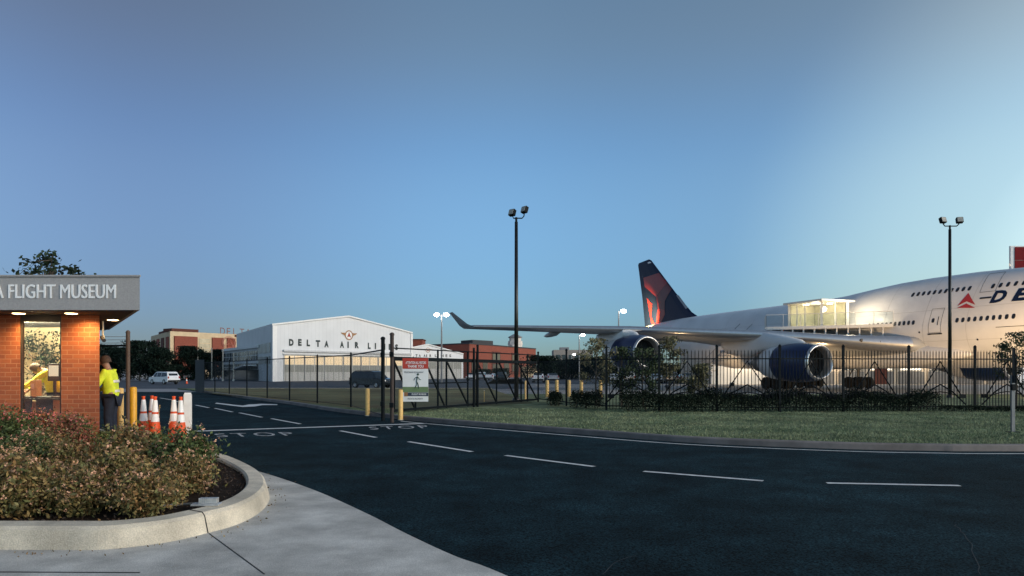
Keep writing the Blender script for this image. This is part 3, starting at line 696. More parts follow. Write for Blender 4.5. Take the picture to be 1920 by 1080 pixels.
person('person in hi-vis yellow jacket and dark trousers standing outside beside the booth', (-8.80, 15.6, 0.17), R(185), 1.93, lean=0.12, nod=0.2, armL=((.12, .06, -.27), (.34, .05, -.36)), armR=((.1, -.06, -.27), (.30, -.03, -.4)))

# ------------------------------------------------------------------ cones, bollards and posts by the booth
ORAN = mat('cone_orange', (0.75, 0.085, 0.015), rough=0.55, var=0.15, scale=12)
WBAND = mat('cone_white_band', (0.85, 0.82, 0.78), rough=0.4, var=0.05)
YEL = mat('bollard_yellow', (0.72, 0.36, 0.02), rough=0.5, var=0.12, scale=9)
TANB = mat('bollard_tan', (0.74, 0.47, 0.16), rough=0.6, var=0.12, scale=9)
BLK = mat('black_metal', (0.004, 0.007, 0.009), rough=0.6, var=0.2, scale=6, spec=0.12)
def cone(loc, label, H=1.04):
    t = thing('traffic_cone', label, 'traffic cone', loc, random.uniform(0, 1.5), 'tall orange cones standing beside the booth')
    MB().box((0, 0, .02), (.38, .38, .04)).build('base', DARKPL, t, world=False, bevel=.012)
    prof = lambda z: .145 + (0.03 - .145) * (z / H) ** .8
    MB().lathe([(prof(.04), .04), (prof(H), H - .06), (.03, H - .03), (.036, H - .015), (.03, H), (0, H)], n=20).build('body', ORAN, t, world=False, smooth=True)
    for a, b in ((.50, .66), (.70, .93)):
        MB().lathe([(prof(a * H) + .003, a * H), (prof(b * H) + .003, b * H)], n=20).build('reflective_band', WBAND, t, world=False, smooth=True)
    return t
for px, d, lb in ((269, 14.6, 'leftmost tall orange traffic cone, next to the yellow bollard'), (285, 14.9, 'rear tall orange cone of the touching pair in the middle'), (291, 14.35, 'front tall orange cone of the touching pair in the middle'),
                  (326, 14.55, 'tall orange cone second from the white post'), (339, 14.2, 'tall orange cone touching the white post')):
    cone(((px - 960) * d / F, d, 0.17), lb)
t = thing('chain', 'thin pale chain hanging beside the middle traffic cones', 'chain', (-7.25, 14.5, .17))
mb = MB()
for k in range(22): mb.lathe([(.012, -.003), (.017, 0), (.012, .003), (.007, 0), (.012, -.003)], Matrix.Translation((-7.2 + .02 * math.sin(k * .3), 14.5, .22 + k * .038)) @ Matrix.Rotation(R(90), 4, 'X') @ Matrix.Rotation(R(90 * (k % 2)), 4, 'Y'), n=8)
mb.build('links', TANB, t)
def bollard(x, y, z0, h, r, m, label, group='yellow bollards', cap=None):
    t = thing('bollard', label, 'bollard', (x, y, z0), 0, group)
    MB().lathe([(r, 0), (r, h - r * .45), (r * .8, h - r * .15), (0, h)], n=18).build('post', m, t, world=False, smooth=True)
    MB().lathe([(r + .02, 0), (r + .02, .02), (r, .025)], n=18).build('footing', CONC, t, world=False)
    return t
bollard((250 - 960) * 16.2 / F, 16.2, .17, hz(725, 16.2) - .17, .075, YEL, 'bright yellow bollard beside the leftmost traffic cone')
bollard((226 - 960) * 16.6 / F, 16.6, .17, hz(727, 16.6) - .17, .068, TANB, 'tan yellow bollard between booth and black fence post')
t = thing('marker_post', 'square white post at the kerb end by the last cone', 'post', ((352 - 960) * 14.6 / F, 14.6, .17))
MB().box((0, 0, .54), (.15, .15, 1.08)).build('post', mat('white_paint', (0.72, 0.70, 0.66), var=.08, scale=5), t, world=False, bevel=.008)
MB().box((0, 0, 1.095), (.13, .13, .03)).build('cap', LETW, t, world=False, bevel=.01)
t.rotation_euler.z = R(20)
# fence post and rails behind the booth
g = thing('entry_fence', 'short black fence with top wires between booth and its tall brown-edged post', 'fence', ((240 - 960) * 18 / F, 18, 0))
px_ = (240 - 960) * 18 / F
MB().tube([(px_, 18, 0), (px_, 18, hz(624, 18))], .05, n=10).lathe([(.06, hz(624, 18)), (.04, hz(624, 18) + .05), (0, hz(624, 18) + .07)], Matrix.Translation((px_, 18, 0)), n=10).build('post', mat('brown_post', (0.10, 0.06, 0.04), rough=.6), g)
xb = -10.7
mb = MB()
for yy in (631, 637, 643): mb.tube([(px_, 18, hz(yy, 18)), (xb - 3, 18.6, hz(yy, 18))], .006, n=4)
mb.build('wires', silver, g)
MB().tube([(px_, 18, hz(648, 18)), (xb - 3, 18.6, hz(648, 18))], .028, n=6).tube([(px_, 18, .15), (xb - 3, 18.6, .15)], .028, n=6).build('rail', BLK, g)

# tree behind the booth and added foliage standing in for the tree image in its window
BARK = mat('bark_grey', (0.10, 0.08, 0.06), rough=0.95, var=0.3, scale=12, bump=.6)
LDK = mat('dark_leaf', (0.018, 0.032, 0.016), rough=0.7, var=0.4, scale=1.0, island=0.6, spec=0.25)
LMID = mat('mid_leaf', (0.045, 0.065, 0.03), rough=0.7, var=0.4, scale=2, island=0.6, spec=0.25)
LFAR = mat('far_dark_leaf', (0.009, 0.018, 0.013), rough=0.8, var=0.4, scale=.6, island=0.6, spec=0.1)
LOLV = mat('olive_leaf', (0.13, 0.12, 0.06), rough=0.65, var=0.4, scale=3, island=0.6, spec=0.3)
def tree(label, loc, H, cr, seed, nleaf, leaf, lm=LDK, base=0.3, limbs=9, clump=None, trunk=None, cat='tree', name='tree', group=None, squash=1.0, spread=1.0, sub=4):
    rr = random.Random(seed); t = thing(name, label, cat, loc, 0, group)
    tr = trunk or H * 0.028; mb = MB(); hb = H * base
    mb.tube([(0, 0, -.05), (rr.uniform(-.05, .05) * H * .3, rr.uniform(-.05, .05) * H * .3, hb), (0, 0, H * .6), (rr.uniform(-.04, .04) * H, 0, H * .9)], [tr, tr * .75, tr * .45, tr * .12], n=8)
    tips = []
    for k in range(limbs):
        a = k * 2.4 + rr.uniform(-.4, .4); f = (k + .5) / limbs; z0 = hb * .9 + (H * .8 - hb) * f
        hp = H * base + (H - H * base) * min(1, f * 1.02 + rr.uniform(0, .12)); rad = cr * math.sqrt(max(.08, 1 - (2 * (f - .42)) ** 2 * .75)) * rr.uniform(.75, 1.1)
        e = Vector((math.cos(a) * rad * .8, math.sin(a) * rad * .8, hp)); m_ = Vector((e.x * .45, e.y * .45, z0 + (e.z - z0) * .3))
        mb.tube([(0, 0, z0 * .92), m_, e], [tr * .4, tr * .22, tr * .06], n=5)
        for q in range(sub):
            u = rr.uniform(.35, 1.0); b0 = m_.lerp(e, u); d = Vector((rr.gauss(0, 1), rr.gauss(0, 1), rr.gauss(.35, .7))).normalized() * cr * rr.uniform(.2, .5) * spread
            tip = b0 + d; mb.tube([b0, tip], [tr * .1, tr * .03], n=4); tips.append((b0, tip))
        tips.append((m_, e))
    mb.build('trunk', BARK, t, world=False)
    rs = np.random.default_rng(seed); cs = clump or cr * .16; C = []
    wts = rs.dirichlet(np.ones(len(tips)) * 1.3); ks = rs.choice(len(tips), nleaf, p=wts)
    for i in ks:
        a, b = tips[i]; p = a.lerp(b, rs.uniform(.45, 1.1)); g_ = rs.normal(0, cs, 3)
        zz = p.z + g_[2] * .8 * squash
        if zz > H: zz = H * rs.uniform(.72, 1.0)
        C.append((p.x + g_[0], p.y + g_[1], max(H * base * .5, zz)))
    link('crown', leaf_cloud('crown', C, leaf, seed), lm, t, world=False)
    return t
tree('leafy tree rising behind the booth roof', ((84 - 960) * 20.5 / F, 20.5, 0), hz(474, 20.5), 1.5, 6, 1300, .08, LDK, base=.5, limbs=12, clump=.11, sub=4)
tree('stand-in foliage added inside the booth for the tree image in its window', ((78 - 960) * 16.2 / F, 16.2, bz + .12), 2.35, 0.62, 8, 1500, .034, mat('stand_in_leaf', (0.006, 0.010, 0.005), rough=.8, island=.5, spec=.1), base=.42, limbs=10, clump=.12, cat='plant', name='stand_in_foliage')

# ================================================================== BUILDINGS
HW = stripe_mat('white_siding', (0.64, 0.645, 0.65), 1.2, dark=0.93)
HWS = stripe_mat('grey_white_siding', (0.46, 0.46, 0.47), 1.2, dark=0.9)
TRIM = mat('white_trim', (0.75, 0.74, 0.72), var=.05)
ROOFG = mat('roof_grey', (0.2, 0.2, 0.21), rough=.9)
DOORW = stripe_mat('hangar_door_panels', (0.42, 0.41, 0.38), 1.9, dark=0.55)
DOORC = stripe_mat('hangar_door_glazing', (0.72, 0.55, 0.34), 0.95, dark=0.6, rough=.5)
DOORC.node_tree.nodes['Principled BSDF'].inputs['Emission Color'].default_value = (1.0, .72, .42, 1); DOORC.node_tree.nodes['Principled BSDF'].inputs['Emission Strength'].default_value = .22
DOORG = stripe_mat('hangar_door_lower_glazing', (0.25, 0.25, 0.22), 0.95, dark=0.6, rough=.5)
DGREEN = mat('dark_letters', (0.008, 0.02, 0.022), rough=.5)
REDP = mat('red_paint', (0.36, 0.04, 0.025), rough=.5, var=.1)
GOLDP = mat('bronze_paint', (0.30, 0.15, 0.06), rough=.5, var=.1)
NAVY = mat('navy_paint', (0.006, 0.014, 0.045), rough=.45, var=.1, spec=.2)
WGL = mat('dark_window', (0.02, 0.028, 0.035), rough=.15, var=.5, scale=.6, spec=.6)
def V2(a, b): return (a[0] + b[0], a[1] + b[1])
def emblem(M, r, parent, flip=False):
    """round badge with spread wings"""
    mb = MB()
    mb.add([M @ Vector((r * math.cos(k * math.pi / 12), r * math.sin(k * math.pi / 12), z)) for z in (0.02, .06) for k in range(24)], [tuple(range(24, 48))] + [(k, (k + 1) % 24, 24 + (k + 1) % 24, 24 + k) for k in range(24)])
    mb.build('emblem_disc', TRIM, parent, fix=False)
    mb = MB(); vs = [M @ Vector((q * math.cos(k * math.pi / 12), q * math.sin(k * math.pi / 12), .08)) for q in (r * .82, r * 1.05) for k in range(24)]
    mb.add(vs, [(k, (k + 1) % 24, 24 + (k + 1) % 24, 24 + k) for k in range(24)]); mb.build('emblem_ring', GOLDP, parent, fix=False)
    mb = MB()
    for s in (1, -1):
        wpoly(mb, M @ Matrix.Translation((0, 0, .09)), [(s * r * .9, -r * .45), (s * r * 1.15, -r * .1), (s * r * 1.9, r * .25), (s * r * 2.1, r * .5), (s * r * 1.3, r * .45), (s * r * .95, r * .5)], thick=.03)
    mb.build('emblem_wing', GOLDP, parent)
    mb = MB(); wpoly(mb, M @ Matrix.Translation((0, 0, .09)), [(-r * .5, -r * .5), (0, -r * .25), (r * .5, -r * .5), (0, r * .65)], thick=.03); mb.build('emblem_triangle', REDP, parent)
# ---- big hangar
LA, RB = (-44.0, 130.0), (-22.1, 157.0); sdir = Vector((-.5, .87))
fd = (Vector(RB) - Vector(LA)); FW = fd.length; fd.normalize()
he = 10.3; pk_ = 12.9
hang = thing('hangar', 'large white gabled hangar with dark spaced lettering and winged emblem', 'hangar', (LA[0], LA[1], 0))
def gable(mb, A, B, he0, hp, depth, sd, he1=None):
    he1 = he1 or he0
    ctr = Vector(((A[0] + B[0]) / 2, (A[1] + B[1]) / 2))
    f = [(A[0], A[1], 0), (B[0], B[1], 0), (B[0], B[1], he1), (ctr.x, ctr.y, hp), (A[0], A[1], he0)]
    b = [(p[0] + sd[0] * depth, p[1] + sd[1] * depth, p[2]) for p in f]
    return mb.add(f + b, [(0, 1, 2, 3, 4), (9, 8, 7, 6, 5), (0, 5, 6, 1), (1, 6, 7, 2), (4, 9, 5, 0)])
mb = MB(); gable(mb, LA, RB, he, pk_, 40, sdir); mb.build('walls', HW, hang)
mb = MB()
ctr = ((LA[0] + RB[0]) / 2, (LA[1] + RB[1]) / 2)
for P, Q, z0, z1 in ((LA, ctr, he, pk_), (ctr, RB, pk_, he)):
    o_ = Vector((sdir.x, sdir.y, 0)) * 40; fo = Vector((-sdir.x, -sdir.y, 0)) * .3
    a = Vector((P[0], P[1], z0 + .01)); b = Vector((Q[0], Q[1], z1 + .01)); up = Vector((0, 0, .28))
    vs = [a + fo, b + fo, b + o_, a + o_]; vs = vs + [v + up for v in vs]
    mb.add(vs, [(3, 2, 1, 0), (4, 5, 6, 7), (0, 1, 5, 4), (1, 2, 6, 5), (2, 3, 7, 6), (3, 0, 4, 7)])
mb.build('roof', TRIM, hang)
mb = MB(); wbox(mb, LA, RB, 0, .9, 0, 10.25, .01, .25); wbox(mb, LA, RB, FW - .5, FW, 0, 10.2, .01, .2); mb.build('corner_trim', TRIM, hang)
mb = MB(); wbox(mb, LA, RB, 2.2, FW - .6, 5.55, 5.9, .01, .5); wbox(mb, LA, RB, 2.2, FW - .6, 5.0, 5.15, .01, .35); mb.build('door_track', mat('track_grey', (.5, .5, .5)), hang)
nd = 14; dw = (FW - 3.2) / nd
for k in range(nd):
    u = 2.4 + k * dw; off = .06 if k % 2 else .18
    mb = MB(); wbox(mb, LA, RB, u + .03, u + dw - .03, .05, 4.98, .012, off); dr = mb.build('hangar_door', DOORW, hang)
    mb = MB(); wbox(mb, LA, RB, u + .15, u + dw - .15, 3.15, 4.8, off + .003, off + .03); mb.build('upper_glazing', DOORC, dr)
    mb = MB(); wbox(mb, LA, RB, u + .15, u + dw - .15, 1.75, 3.05, off + .003, off + .03); mb.build('lower_glazing', DOORG, dr)
def word_on(A, B, s, u0, u1, z0, h, m, parent, out=.03, bold=.035, name='letter'):
    """each letter its own mesh, spread evenly from u0 to u1"""
    n = len(s); Mw = None
    for i, c in enumerate(s):
        if c == ' ': continue
        me = fit_text(c, {'I': .28, 'L': .55, 'E': .58, 'S': .6}.get(c, .78) * h, h, bold=bold)
        me.transform(wall_matrix(A, B, u0 + (u1 - u0) * i / (n - 1) - .35 * h, z0 , out)); link(name, me, m, parent)
def upx(A, B, px):
    k = (px - 960) / F; d = (Vector(B) - Vector(A)).normalized(); return (k * A[1] - A[0]) / (d.x - k * d.y)
def zpx(A, B, u, py):
    d = (Vector(B) - Vector(A)).normalized(); return hz(py, A[1] + d.y * u)
txt = [('D', 546, 642), ('E', 563, 642), ('L', 579, 643), ('T', 596, 644), ('A', 612, 645), ('A', 641, 646), ('I', 655, 646.5), ('R', 669, 647), ('L', 693, 648.5), ('I', 706, 649), ('N', 719, 650), ('E', 732, 650.5), ('S', 744, 651)]
for c, px, py in txt:
    u = upx(LA, RB, px); z = zpx(LA, RB, u, py)
    me = fit_text(c, {'I': .34, 'L': .75, 'E': .78, 'S': .8}.get(c, 1.0), 1.3, bold=.06)
    me.transform(wall_matrix(LA, RB, u - .5, z - .66, .04)); link('lettering', me, DGREEN, hang)
u = upx(LA, RB, 654); emblem(wall_matrix(LA, RB, u, zpx(LA, RB, u, 628.5), .0), .95, hang)
# side wall band and side windows of the hangar
SA = (LA[0] + sdir.x * 17, LA[1] + sdir.y * 17)
mb = MB(); wbox(mb, SA, LA, 2, 16, 5.3, 7.2, .01, .06); wbox(mb, SA, LA, 2, 16, 3.3, 4.7, .01, .06); sw = mb.build('side_window', WGL, hang)
mb = MB()
for k in range(12): wbox(mb, SA, LA, 2 + k * 1.25, 2.12 + k * 1.25, 3.3, 7.2, .061, .12)
mb.build('mullion', TRIM, sw)
# ---- low annex running back from the hangar
an = thing('annex_building', 'low white two-storey annex with ribbon windows left of the hangar', 'annex', (-52.0, 144.0, 0))
A1, B1 = (-68.5, 168.5), (-50.3, 141.0); AL = (Vector(B1) - Vector(A1)).length
nb = Vector((-.83, -.56))
MB().prism([A1, B1, (B1[0] + 12, B1[1] + 9), (A1[0] + 12, A1[1] + 9)], 0, 7.0).build('walls', HWS, an)
mb = MB(); wbox(mb, A1, B1, -.2, AL, 6.6, 7.15, .01, .4); wbox(mb, A1, B1, 0, AL, 3.55, 3.9, .01, .15); mb.build('roof', TRIM, an)
for z0, z1 in ((4.2, 6.1), (2.3, 3.4)):
    for k in range(4):
        u = .6 + k * (AL - .8) / 4; mb = MB(); wbox(mb, A1, B1, u, u + (AL - .8) / 4 - .7, z0, z1, .01, .06); wd_ = mb.build('window', WGL, an)
        mb = MB()
        for q in range(1, 5): wbox(mb, A1, B1, u + q * 1.5, u + q * 1.5 + .1, z0, z1, .061, .1)
        wbox(mb, A1, B1, u, u + (AL - .8) / 4 - .7, (z0 + z1) / 2 - .04, (z0 + z1) / 2 + .04, .062, .09); mb.build('mullion', TRIM, wd_)
mb = MB(); wbox(mb, A1, B1, 0.5, AL - .2, 0.02, 2.2, .01, .1); mb.build('dark_entrance', WGL, an)
aw = MB(); M = wall_matrix(A1, B1, 0, 0)
aw.add([M @ Vector(p) for p in ((AL - 13, 2.1, .2), (AL - 1, 3.0, .2), (AL - 1, 3.0, 2.6), (AL - 13, 2.1, 2.6), (AL - 13, 2.3, .2), (AL - 1, 3.2, .2), (AL - 1, 3.2, 2.6), (AL - 13, 2.3, 2.6))], [(3, 2, 1, 0), (4, 5, 6, 7), (0, 1, 5, 4), (1, 2, 6, 5), (2, 3, 7, 6), (3, 0, 4, 7)])
aw.build('awning', TRIM, an)
# ---- second hangar
L2, R2 = (-30.5, 176.0), (-13.1, 190.5)
h2 = thing('hangar', 'smaller white hangar peeking out right of the large hangar', 'hangar', (L2[0], L2[1], 0))
F2 = (Vector(R2) - Vector(L2)).length
mb = MB(); gable(mb, L2, R2, 6.5, 8.8, 30, (-.3, .95)); mb.build('walls', HW, h2)
mb = MB(); c2 = ((L2[0] + R2[0]) / 2, (L2[1] + R2[1]) / 2)
for P, Q, z0, z1 in ((L2, c2, 6.5, 8.8), (c2, R2, 8.8, 6.5)):
    o_ = Vector((-.3, .95, 0)) * 30; fo = Vector((.1, -.3, 0)); a = Vector((P[0], P[1], z0 + .01)); b = Vector((Q[0], Q[1], z1 + .01)); up = Vector((0, 0, .25))
    vs = [a + fo, b + fo, b + o_, a + o_]; vs = vs + [v + up for v in vs]
    mb.add(vs, [(3, 2, 1, 0), (4, 5, 6, 7), (0, 1, 5, 4), (1, 2, 6, 5), (2, 3, 7, 6), (3, 0, 4, 7)])
mb.build('roof', TRIM, h2)
nd = 8; dw = (F2 - 1.2) / nd
for k in range(nd):
    mb = MB(); wbox(mb, L2, R2, .6 + k * dw, .6 + (k + 1) * dw - .05, .05, 4.6, .01, .12); dr = mb.build('hangar_door', DOORW, h2)
    mb = MB(); wbox(mb, L2, R2, .75 + k * dw, .45 + (k + 1) * dw, 2.6, 4.3, .123, .15); mb.build('glazing', DOORG, dr)
for c, px in zip('DELTAAIRLINES', (762, 768, 774, 781, 787, 796, 801, 807, 817, 823, 830, 837, 844)):
    u = upx(L2, R2, px); me = fit_text(c, .25 if c == 'I' else .6, .72, bold=.04); me.transform(wall_matrix(L2, R2, u - .3, zpx(L2, R2, u, 667) - .36, .03)); link('lettering', me, DGREEN, h2)
u = upx(L2, R2, 802); emblem(wall_matrix(L2, R2, u, zpx(L2, R2, u, 656.5)), .6, h2)

# ---- brick buildings
BRK = brick_mat('far_brick', (0.24, 0.055, 0.03), (0.20, 0.045, 0.026), (0.22, 0.09, 0.06), .6, .2)
BRKD = mat('brick_recess', (0.10, 0.03, 0.02), rough=.9)
CREAM = mat('cream_panel', (0.55, 0.42, 0.26), var=.1, scale=.5)
CREAM2 = mat('cream_glazing', (0.42, 0.36, 0.24), var=.3, scale=.4, rough=.5)
t = thing('brick_building', 'long red brick building with white cupola right of the hangars', 'building', (-12.5, 208, 0))
QA, QB = (-12.5, 208.0), (8.6, 256.0); QL = (Vector(QB) - Vector(QA)).length
MB().prism([QA, QB, (QB[0] - 30, QB[1] + 20), (-27, 222)], 0, 10.0).build('wall', BRK, t)
mb = MB(); wbox(mb, QA, QB, -.2, QL, 10.0, 10.35, -1, .15); wbox(mb, (-27, 222), QA, 0, 20.2, 10.0, 10.35, -1, .15); mb.prism([(-12, 216), (-6, 224), (-10, 230), (-16, 222)], 10.36, 11.6); mb.build('roof', mat('parapet_dark', (.03, .03, .035)), t)
for a, b in ((922, 938), (959, 973), (988, 992)):
    mb = MB(); wbox(mb, QA, QB, upx(QA, QB, a), upx(QA, QB, b), 1.0, 8.2, .01, .12); r_ = mb.build('window_bay', BRKD, t)
    mb = MB()
    for z in (2.0, 5.2): wbox(mb, QA, QB, upx(QA, QB, a) + .5, upx(QA, QB, b) - .5, z, z + 2.3, .121, .16)
    mb.build('window', WGL, r_)
for a in (884, 905, 945):
    mb = MB(); wbox(mb, QA, QB, upx(QA, QB, a), upx(QA, QB, a + 9), .3, 4.6, .01, .1); mb.build('window', WGL, t)
mb = MB(); wbox(mb, QA, QB, upx(QA, QB, 975), upx(QA, QB, 1003), 0, 3.6, .01, 2.2); mb.build('cream_porch', CREAM, t)
# small brick block behind
t = thing('brick_tower', 'small plain red brick block showing above the second hangar', 'building', (-33.5, 232, 0))
MB().prism([(-32.6, 232), (-29.3, 232), (-29.3, 240), (-32.6, 240)], 0, 12.3).build('wall', BRK, t)
MB().prism([(-32.8, 231.8), (-29.1, 231.8), (-29.1, 240.2), (-32.8, 240.2)], 12.3, 12.6).build('coping', BRKD, t)
# white cupola tower
cx, cy = (966.5 - 960) * 245 / F, 262.0
t = thing('cupola', 'white octagonal rooftop lookout with dark cap behind the light pole', 'tower', (cx, cy, 0))
def octo(r): return [(cx + .82 * r * math.cos(R(22.5 + 45 * k)), cy + .82 * r * math.sin(R(22.5 + 45 * k))) for k in range(8)]
MB().prism(octo(3.4), 0, 11.8).lathe([(2.8, 11.8), (2.6, 13.2), (2.2, 13.3), (2.2, 14.4)], Matrix.Translation((cx, cy, 0)), n=8).build('drum', mat('cupola_white', (.62, .56, .50)), t)
MB().lathe([(2.6, 14.4), (2.6, 14.7), (1.0, 15.6), (0.1, 16.0), (0.06, 16.8)], Matrix.Translation((cx, cy, 0)), n=8, close=True).build('roof', ROOFG, t)
# far left brick and cream office block
t = thing('brick_office_block', 'four-storey red brick and cream office block with roof sign, far left', 'office building', (-125, 262, 0))
O0 = ((319 - 960) * 262 / F, 262.0); O1 = ((483 - 960) * 292 / F, 292.0); OL = (Vector(O1) - Vector(O0)).length
S0 = ((283 - 960) * 300 / F, 300.0); SL = (Vector(S0) - Vector(O0)).length
MB().prism([S0, O0, O1, (O1[0] - 10, 330)], 0, 16.9).build('wall', CREAM, t)
def ow(px): return upx(O0, O1, px)
for a, b, z0, z1, m_ in ((326, 369, .5, 15.2, BRK), (397, 418, 3, 15.2, BRK), (425, 440, 3, 15.2, BRK)):
    mb = MB(); wbox(mb, O0, O1, ow(a), ow(b), z0, z1, .01, .6); mb.build('brick_panel', m_, t)
for a, b in ((373, 394), (444, 480)):
    mb = MB(); wbox(mb, O0, O1, ow(a), ow(b), 9.2, 14.6, .01, .15); p_ = mb.build('ribbon_window', CREAM2, t)
    mb = MB()
    for z in (10.8, 12.7): wbox(mb, O0, O1, ow(a), ow(b), z, z + .25, .151, .25)
    mb.build('spandrel', CREAM, p_)
for k, (a, b) in enumerate(((.5, 6), (11, 17), (22, 28), (33, 38))):
    if b < SL: mb = MB(); wbox(mb, S0, O0, SL - b - 2, SL - a - 2, 3, 15, .01, .3); mb.build('brick_panel', BRKD if k % 2 else BRK, t)
mb = MB(); wbox(mb, O0, O1, ow(322), ow(372), 16.9, 18.0, -6, .05); mb.build('roof_block', BRKD, t); mb = MB(); wbox(mb, S0, O0, SL - 26, SL - 8, 16.9, 17.7, -6, .05); mb.build('roof_block', BRKD, t); mb = MB(); wbox(mb, O0, O1, ow(440), ow(483), 15.9, 16.7, .16, .4); mb.build('fascia_band', BRKD, t)
sg = thing('roof_sign', 'red open-frame letters and round emblem on the far office block roof', 'sign', (O1[0], O1[1], 16.9))
word_on(O0, O1, 'DELTA', ow(418), ow(466), 16.6, 2.7, mat('sign_dull_red', (.16, .06, .05), rough=.6), sg, out=-.4, bold=.0, name='lettering')
mb = MB(); Mx = wall_matrix(O0, O1, ow(427), 13.4, .9)
for r_ in (2.5, 3.0):
    P = [Mx @ Vector((r_ * math.cos(k * math.pi / 10), r_ * .8 * math.sin(k * math.pi / 10), 0)) for k in range(21)]; mb.tube(P, .1, n=4)
mb.tube([Mx @ Vector(p) for p in ((-1.6, -1.2, 0), (0, 1.7, 0), (1.6, -1.2, 0), (0, -.4, 0), (-1.6, -1.2, 0))], .1, n=4)
mb.build('emblem', mat('pale_red', (.5, .2, .15)), sg)
mb = MB(); a_, b_ = wall_matrix(O0, O1, ow(414), 16.55, -.4) @ Vector((0, 0, 0)), wall_matrix(O0, O1, ow(472), 16.55, -.4) @ Vector((0, 0, 0)); mb.bar(a_, b_, .12); mb.build('sign_frame', BRKD, sg)

# ---- museum building behind the aircraft
MUS = stripe_mat('museum_siding', (0.50, 0.43, 0.34), .8, dark=0.8)
MUSW = stripe_mat('museum_white_siding', (0.75, 0.72, 0.66), 1.1, dark=0.75)
MX0, MX1 = (1333 - 960) * 100 / F, 82.0
mus = thing('museum_building', 'long low museum building with lit window bays behind the jumbo jet', 'building', (MX0, 100, 0))
MB().prism([(MX0, 100), (MX1, 100), (MX1, 118), (MX0, 118)], 0, 4.9).build('wall', MUS, mus)
mb = MB(); wbox(mb, (MX0, 100), (MX1, 100), 0, 7.6, .02, 4.6, .01, .3); mb.build('white_wall_panel', MUSW, mus)
LITW = mat('lit_window', (.6, .6, .55), rough=.3, var=.3, scale=.5, emit=(1.0, .88, .68), estr=1.3)
for k in range(8):
    px = 1520 + k * 56 ; u = (px - 1333) * 100 / F
    mb = MB(); wbox(mb, (MX0, 100), (MX1, 100), u, u + 3.0, 2.0, 3.9, .01, .08); wn = mb.build('window', LITW if k % 3 != 1 else WGL, mus)
    mb = MB()
    for q in range(4): wbox(mb, (MX0, 100), (MX1, 100), u + q * .97, u + q * .97 + .09, 2.0, 3.9, .081, .12)
    wbox(mb, (MX0, 100), (MX1, 100), u, u + 3, 2.9, 2.98, .082, .11); mb.build('mullion', TRIM, wn)
    mb = MB(); wbox(mb, (MX0, 100), (MX1, 100), u - .3, u + 3.3, .05, 1.8, .01, .1); mb.build('lower_panel', mat('grey_panel', (.17, .17, .17)), mus)
mb = MB(); wbox(mb, (MX0, 100), (MX1, 100), 23, 24.8, 0, 2.4, .11, .2); mb.build('door', BRKD, mus)
mb = MB(); wbox(mb, (MX0, 100), (MX1, 100), -.2, MX1 - MX0, 4.9, 5.2, -3, .2); mb.build('roof_edge', TRIM, mus)
for x, pw in ((32.5, 650), (46, 520), (58, 520), (70, 520)):  # added wall-wash lamps, put in to brighten the museum wall
    MB().box((x, 99.3, 4.5), (.5, .5, .12)).build('added_wall_lamp', LAMPM, mus)
    spot((x, 98.9, 4.4), pw, (1.0, .78, .52), size=150, aim=(x, 99.6, 0), parent=mus)
t = thing('sign_tower', 'tall dark red panel with pale edge rising above the jumbo jet', 'sign tower', (65, 92, 0))
tx = (1895 - 960) * 92 / F
MB().prism([(tx, 92), (tx + 9, 92), (tx + 9, 92.3), (tx, 92.3)], 0, hz(461, 92)).build('frame', TRIM, t)
mb = MB()
for k in range(3): mb.box((tx + .45 + 4.2, 91.95, hz(461, 92) - 1.0 - k * 1.75), (8.3, .06, 1.7))
mb.build('red_panel', mat('sign_red', (0.17, 0.008, 0.012), rough=.7, var=.08, spec=.1), t)

